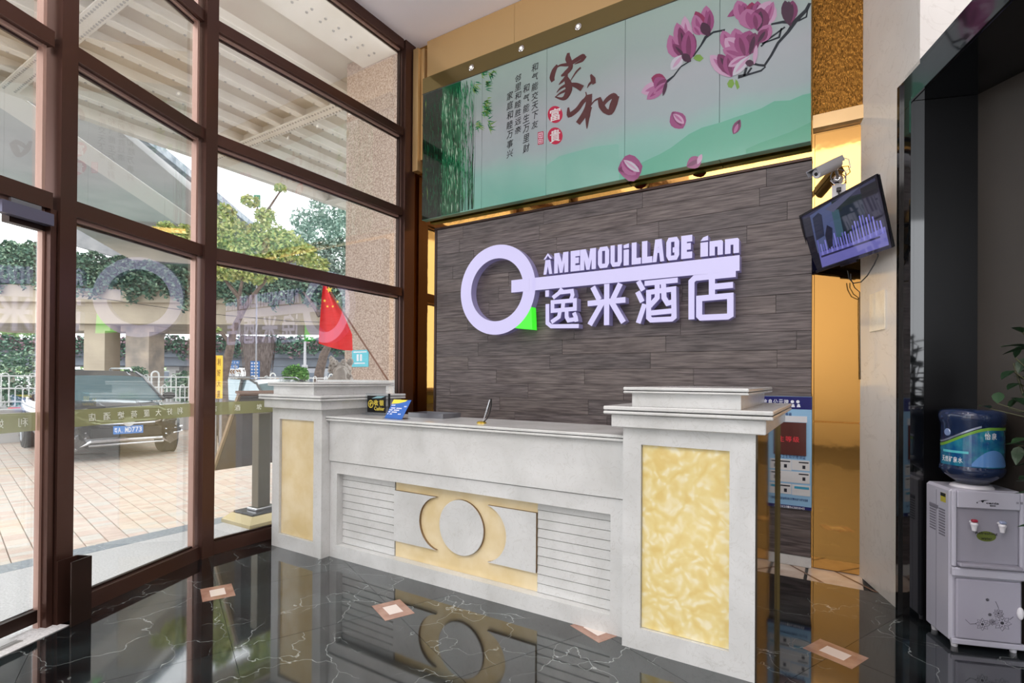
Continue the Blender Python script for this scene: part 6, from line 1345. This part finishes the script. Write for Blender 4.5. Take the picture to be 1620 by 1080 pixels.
        for s_ in (1, -1):
            P_('headlamp', MB().prism([(0.03, s_ * 0.56, 0.76), (0.03, s_ * 0.52, 0.66), (-0.10, s_ * 0.885, 0.70), (-0.30, s_ * 0.925, 0.86), (-0.20, s_ * 0.89, 0.88)][::s_], (0.012, 0, 0)), M_LAMP)
            for zc in (0.44, 0.53): P_('fog_lamp_bar', MB().tube([(0.01, s_ * 0.58, zc - 0.01), (-0.02, s_ * 0.74, zc), (-0.12, s_ * 0.90, zc + 0.02)], 0.017, 6), M_CHR)
            P_('fog_lamp', MB().prism([(0.012, s_ * 0.58, 0.45), (-0.04, s_ * 0.85, 0.46), (-0.04, s_ * 0.86, 0.52), (0.012, s_ * 0.60, 0.52)][::s_], (0.01, 0, 0)), M_BLACK)
        P_('skid_bar', MB().tube([(-0.10, -0.70, 0.26), (0.03, -0.52, 0.37), (0.055, 0, 0.375), (0.03, 0.52, 0.37), (-0.10, 0.70, 0.26)], 0.030, 6), M_CHR); P_('skid_bar', MB().tube([(0.02, -0.55, 0.30), (0.04, 0, 0.30), (0.02, 0.55, 0.30)], 0.020, 6), M_CHR)
        for y in (-0.25, 0.25): P_('bonnet_crease', MB().tube([(-0.25, y * 1.1, 0.955), (-0.75, y * 1.3, 1.037), (-1.0, y * 1.5, 1.055)], 0.006, 4), paint)
    if plate:
        pl = P_('number_plate', MB().box((0.055, -0.22, 0.475), (0.063, 0.22, 0.615)), M_PLB)
        mb = MB()
        for i, ch in enumerate('粤A·MD773'): put_text(mb, ch, (0.0635, -0.205 + i * 0.0515, 0.50), (0, 0.043 if ch != '·' else 0.012, 0), (0, 0, 0.09 if ch != '·' else 0.015), (0.0015, 0, 0), bold=0.015)
        P_('plate_characters', mb, M_PRW, pl)
    return t_
make_car('black parked SUV with blue number plate outside the window', (-10.75, 4.30, G), radians(-8), M_CAR)
make_car('dark parked car half hidden behind the far marble pedestal', (-9.9, 7.9, G), radians(-4), mat('car_grey_paint', (70, 74, 78), 0.2, coat=1.0), plate=False, detail=False, zs=0.90)

# ---------------------------------------------------------------- tilted display stand outside
ds = thing('menu_display_stand', 'dark tilted display board on a grey post with gold base outside the window', 'display stand', (-4.62, 2.66, 0))
bxc = onz(405, 838, 0)
cx_, cy_ = -4.50, 2.87
part('gold_plinth', (lambda m_: m_)(MB().add([(cx_ - 0.22, cy_ - 0.24, 0.001), (cx_ + 0.22, cy_ - 0.24, 0.001), (cx_ + 0.22, cy_ + 0.24, 0.001), (cx_ - 0.22, cy_ + 0.24, 0.001), (cx_ - 0.22, cy_ - 0.24, 0.03), (cx_ + 0.22, cy_ - 0.24, 0.03), (cx_ + 0.22, cy_ + 0.24, 0.03), (cx_ - 0.22, cy_ + 0.24, 0.03), (cx_ - 0.16, cy_ - 0.18, 0.085), (cx_ + 0.16, cy_ - 0.18, 0.085), (cx_ + 0.16, cy_ + 0.18, 0.085), (cx_ - 0.16, cy_ + 0.18, 0.085)], [(0, 3, 2, 1), (0, 1, 5, 4), (1, 2, 6, 5), (2, 3, 7, 6), (3, 0, 4, 7), (4, 5, 9, 8), (5, 6, 10, 9), (6, 7, 11, 10), (7, 4, 8, 11), (8, 9, 10, 11)])), mat('stand_gold', (190, 174, 132), 0.35, 0.8), ds)
part('dark_plinth_top', MB().bevbox((cx_ - 0.15, cy_ - 0.17, 0.086), (cx_ + 0.15, cy_ + 0.17, 0.10), 0.003), mat('plinth_black', (50, 50, 56), 0.2), ds)
part('post_collar', MB().bevbox((cx_ - 0.075, cy_ - 0.09, 0.101), (cx_ + 0.075, cy_ + 0.09, 0.125), 0.006), M_CHROME, ds)
part('post', MB().bevbox((cx_ - 0.05, cy_ - 0.06, 0.126), (cx_ + 0.05, cy_ + 0.06, 0.98), 0.004), mat('post_metal', (108, 100, 84), 0.3, 0.6), ds)
bp = [onx(341, 744, -5.15), onx(382, 625, -4.70)]
lowL, topL = bp; run = Vector((0, 0.9, 0))
nB = (topL - lowL).cross(run).normalized()
part('tilted_board', MB().prism([lowL, topL, topL + run, lowL + run], nB * 0.03), mat('board_dark_brown', (62, 44, 44), 0.2, coat=0.4), ds)
part('board_edge', MB().prism([lowL - run * 0.004 + nB * 0.0, topL - run * 0.004, topL - run * 0.030, lowL - run * 0.030], nB * 0.03), mat('edge_wood', (150, 126, 100), 0.5), ds)
part('board_top_trim', MB().prism([topL + Vector((0.02, -0.03, -0.005)), topL + Vector((0.02, 0.93, -0.005)), topL + Vector((-0.05, 0.93, 0.02)), topL + Vector((-0.05, -0.03, 0.02))], (0, 0, 0.02)), mat('edge_brown', (110, 80, 66), 0.4), ds)

# ---------------------------------------------------------------- flag, planter, stone lion
Yf = 6.4
fp0, fp1 = dep(617, 606, Yf), dep(508, 440, Yf)
fl_ = thing('flag', 'red five-star flag leaning on a thin pole before the granite column', 'flag', tuple(fp0))
part('pole', MB().tube([fp0, fp1], 0.011, 8), mat('pole_brown', (120, 84, 66), 0.5), fl_)
out = [(513, 446), (532, 476), (548, 506), (558, 540), (553, 552), (540, 550), (522, 545), (505, 543), (505, 510), (506, 480), (510, 450)]
# cloth as a grid between left edge and right edge, gently folded
rowsL = [(512, 444), (509, 470), (507, 496), (505, 520), (504, 543)]; rowsR = [(515, 444), (531, 470), (546, 500), (557, 526), (558, 552)]
mb = MB(); nC = 8; k0 = 0
for (a, b) in zip(rowsL, rowsR):
    for j in range(nC + 1):
        t = j / nC; mb.v.append(dep(a[0] + (b[0] - a[0]) * t, a[1] + (b[1] - a[1]) * t + 4 * sin(t * 2.5), Yf - 0.02 + 0.035 * sin(t * 9)))
for i in range(4):
    for j in range(nC): a = i * (nC + 1) + j; mb.f.append((a, a + 1, a + nC + 2, a + nC + 1)); mb.mi.append(0)
mb.smooth = True; cloth = part('cloth', mb, mat('flag_red', (226, 44, 44), 0.7), fl_)
def star(px_, py_, r, rot_=0):
    mb = MB(); pts = []
    for k in range(10): a = pi / 2 + rot_ + k * pi / 5; q = r if k % 2 == 0 else r * 0.4; pts.append(dep(px_ + q * cos(a), py_ - q * sin(a), Yf - 0.09))
    c_ = dep(px_, py_, Yf - 0.09)
    for k in range(10): mb.add([c_, pts[k], pts[(k + 1) % 10]], [(0, 1, 2)])
    part('star', mb, mat('flag_yellow', (250, 210, 70), 0.6), cloth)
for s_ in ((521, 458, 5.5, .2), (513.5, 475.5, 2.8), (534, 477, 2.6, .3), (518, 484.5, 2.4), (526.5, 484.5, 2.4, .4)): star(*s_)
pa_, pb_ = dep(505, 606, 6.6), dep(632, 606, 6.0)
pt = thing('white_planter_wall', 'white stone planter ledge outside below the flag', 'planter', (pa_.x, pa_.y, G))
zt2 = dep(560, 601, 6.4).z
part('planter_body', MB().prism([(pa_.x, pa_.y, G), (pb_.x, pb_.y, G), (pb_.x - 0.2, pb_.y + 0.5, G), (pa_.x - 0.2, pa_.y + 0.5, G)], (0, 0, zt2 - G - 0.05)), M_GRANL, pt)
part('planter_coping', MB().prism([(pa_.x, pa_.y - 0.03, zt2 - 0.049), (pb_.x, pb_.y - 0.03, zt2 - 0.049), (pb_.x - 0.2, pb_.y + 0.5, zt2 - 0.049), (pa_.x - 0.2, pa_.y + 0.5, zt2 - 0.049)], (0, 0, 0.05)), M_WHM, pt)
Yl = 8.0; lc = dep(538, 590, Yl); sl = thing('stone_lion', 'grey carved stone lion with curled mane by the granite column', 'statue', (lc.x, lc.y, G))
M_ST = mat('carved_stone', (156, 150, 142), 0.8, col2=(128, 122, 116), nscale=12, bump=0.2, bscale=30)
part('pedestal', MB().bevbox((lc.x - 0.3, lc.y - 0.25, G), (lc.x + 0.3, lc.y + 0.35, lc.z - 0.55), 0.02), M_ST, sl)
mb = MB(); mb.blob((lc.x, lc.y + 0.05, lc.z - 0.30), (0.22, 0.24, 0.30), 16, 10); mb.smooth = True; part('torso', mb, M_ST, sl)
mb = MB(); mb.blob((lc.x + 0.04, lc.y, lc.z + 0.03), (0.13, 0.15, 0.14), 16, 10); mb.blob((lc.x + 0.14, lc.y - 0.08, lc.z), (0.07, 0.07, 0.06), 10, 8); mb.smooth = True; part('head', mb, M_ST, sl)
for s_ in (-1, 1): part('foreleg', MB().tube([(lc.x + 0.05, lc.y + s_ * 0.1, lc.z - 0.25), (lc.x + 0.14, lc.y + s_ * 0.1, lc.z - 0.53)], [0.07, 0.05], 8), M_ST, sl)
for k in range(26):
    a = rnd.uniform(-2.6, 2.6); zz = rnd.uniform(-0.12, 0.22); c_ = Vector((lc.x + 0.02 + 0.15 * sin(a) * 0.8, lc.y - 0.16 * cos(a), lc.z + zz)); pts = [c_ + Vector((RGT.x, RGT.y, 0)) * (0.045 * (1 - t / 9) * cos(t * 1.1 + k)) + Vector((0, 0, 0.045 * (1 - t / 9) * sin(t * 1.1 + k))) for t in range(8)]
    part('mane_curl', MB().tube(pts, 0.02, 6), M_ST, sl)
for k in range(12):
    t0 = k / 11; p0_ = dep(545 - 4 * t0, 580, Yl - 0.26); p1_ = dep(520 + 28 * t0, 604, Yl - 0.26); pm_ = (p0_ + p1_) / 2 + Vector((0, 0, 0.05)); part('mane_lock', MB().tube([p0_, pm_, p1_], [0.014, 0.018, 0.012], 6), M_ST, sl)

# ---------------------------------------------------------------- street signs
def signboard(nm, label, cat, quad, Y, m, text=None, tm=None, posts=None, vertical=False, mirror=False):
    (x0, y0, x1, y1) = quad; a = dep(x0, y1, Y); b = dep(x1, y1, Y); h = dep(x0, y0, Y).z - a.z; b.z = a.z; t_ = thing(nm, label, cat, (((a + b) / 2).x, ((a + b) / 2).y, G))
    bd = part('board', MB().prism([a, b, b + Vector((0, 0, h)), a + Vector((0, 0, h))], FWD * 0.04), m, t_); u = b - a
    if text:
        mb = MB(); n_ = len(text)
        for i, ch in enumerate(text):
            if vertical: O = a + u * 0.18 + Vector((0, 0, h * (0.97 - (i + 0.82) / n_))); put_text(mb, ch, O - FWD * 0.002, u * 0.64, (0, 0, h / n_ * 0.66 if h / n_ < u.length * 2.2 else u.length * 0.8), -FWD * 0.003, bold=0.01)
            else: O = a + u * (i + 0.1) / n_ + Vector((0, 0, h * 0.2)); put_text(mb, ch, O - FWD * 0.002, u * (0.8 / n_), (0, 0, h * 0.6), -FWD * 0.003, bold=0.01)
        part('sign_text', mb, tm or M_PRW, bd)
    for f_ in (posts or (0.2, 0.8)):
        q = a + u * f_ + FWD * 0.06; part('sign_post', MB().tube([(q.x, q.y, G), (q.x, q.y, a.z + h * 0.8)], 0.025, 6), M_GREYM, t_)
    return t_
M_YS = mat('sign_yellow', (250, 206, 56), 0.5); M_OL = mat('sign_olive_text', (150, 110, 40), 0.5); M_BS = mat('sign_blue', (36, 116, 190), 0.5)
signboard('yellow_sign_pillar', 'narrow yellow upright sign strip left of its wider twin', 'sign', (336, 562, 340.5, 630), 9.2, M_YS, '利好大厦', M_OL, (0.5,), True)
signboard('yellow_sign_pillar', 'wide yellow upright sign strip with four dark characters', 'sign', (342, 562, 350, 630), 9.2, M_YS, '利好大厦', M_OL, (0.5,), True)
signboard('street_name_sign', 'small blue street sign, upper of two behind the young tree', 'sign', (364, 570, 378, 576), 20, M_BS, '康王路', None, (0.5,))
signboard('street_name_sign', 'small blue street sign, lower of two behind the young tree', 'sign', (363, 577, 377, 583), 20.7, M_BS, '东风路', None, (0.5,))
s_ = signboard('arrow_sign', 'white sign with yellow and black chevron arrows behind the railing', 'sign', (362, 583.5, 381, 592), 19.3, M_WHITE, None, None)
mb = MB()
for i, (x, dr_) in enumerate(((366, -1), (370, -1), (373, 1), (377, 1))): q = [(x, 585), (x + 2.5 * dr_, 588), (x, 591), (x + 1.8, 591), (x + 1.8 + 2.5 * dr_, 588), (x + 1.8, 585)]; mb.prism([dep(*p_, 19.27) for p_ in q], -FWD * 0.003)
part('chevron', mb, mat('chevron_brown', (140, 96, 20), 0.5), s_)
s_ = signboard('blue_route_sign', 'upright blue and green direction panel behind the railing', 'sign', (396, 571, 410, 598.5), 20, M_BS, None, None, (0.5,))
mb = MB()
for c in range(3):
    for r_ in range(5): x, y = 397.5 + c * 4.2, 573 + r_ * 5; mb.prism([dep(*p_, 19.97) for p_ in ((x, y), (x + 2.4, y), (x + 2.4, y + 2.6), (x, y + 2.6))], -FWD * 0.003)
part('panel_marks', mb, M_PRW, s_)
signboard('orange_hoarding', 'orange-brown hoarding panel behind the white railing', 'hoarding', (407, 598, 440, 612), 18.5, mat('hoarding_orange', (214, 160, 96), 0.7), None, None)
signboard('green_traffic_sign', 'small green gantry sign high above the young tree', 'sign', (401, 308, 411, 327), 17.5, mat('sign_green_board', (70, 160, 120), 0.5), '出口', None, (0.5,), True)
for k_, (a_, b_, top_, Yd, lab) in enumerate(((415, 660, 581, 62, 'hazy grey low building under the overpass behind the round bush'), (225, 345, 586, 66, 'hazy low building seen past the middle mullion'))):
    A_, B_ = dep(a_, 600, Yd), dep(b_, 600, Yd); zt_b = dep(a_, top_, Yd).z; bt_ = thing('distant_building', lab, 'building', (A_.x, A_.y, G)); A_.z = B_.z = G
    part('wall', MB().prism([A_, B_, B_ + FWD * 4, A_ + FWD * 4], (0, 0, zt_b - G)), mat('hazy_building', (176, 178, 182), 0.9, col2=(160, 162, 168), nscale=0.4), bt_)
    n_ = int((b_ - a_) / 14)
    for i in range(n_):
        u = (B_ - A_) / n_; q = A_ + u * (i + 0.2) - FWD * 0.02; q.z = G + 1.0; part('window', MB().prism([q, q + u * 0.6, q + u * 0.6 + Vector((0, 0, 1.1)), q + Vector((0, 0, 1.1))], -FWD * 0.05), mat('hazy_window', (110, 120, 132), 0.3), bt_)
# street lamp post
c_ = dep(482, 600, 24); lp = thing('lamp_post', 'slim white lamp post between the bush and the bent tree', 'lamp post', (c_.x, c_.y, G))
part('pole', MB().tube([(c_.x, c_.y, G), (c_.x, c_.y, dep(482, 540, 24).z)], [0.09, 0.05], 8), M_WHITE, lp); part('pole_sleeve', MB().tube([(c_.x, c_.y, G + 0.001), (c_.x, c_.y, 1.9)], 0.13, 8), M_WHITE, lp)
# overhead wires
solo('overhead_wire', MB().tube([dep(-60, 300, 16), dep(40, 352, 16), dep(84, 376, 16), dep(300, 470, 16)], 0.008, 5), M_BLACK, 'thin black wire crossing the sky at the left edge', 'wire')
solo('overhead_wire', MB().tube([dep(100, 462, 28), dep(200, 478, 28), dep(330, 496, 28), dep(460, 508, 28), dep(600, 512, 28)], 0.015, 5), M_BLACK, 'sagging black wire in front of the beige overpass', 'wire')
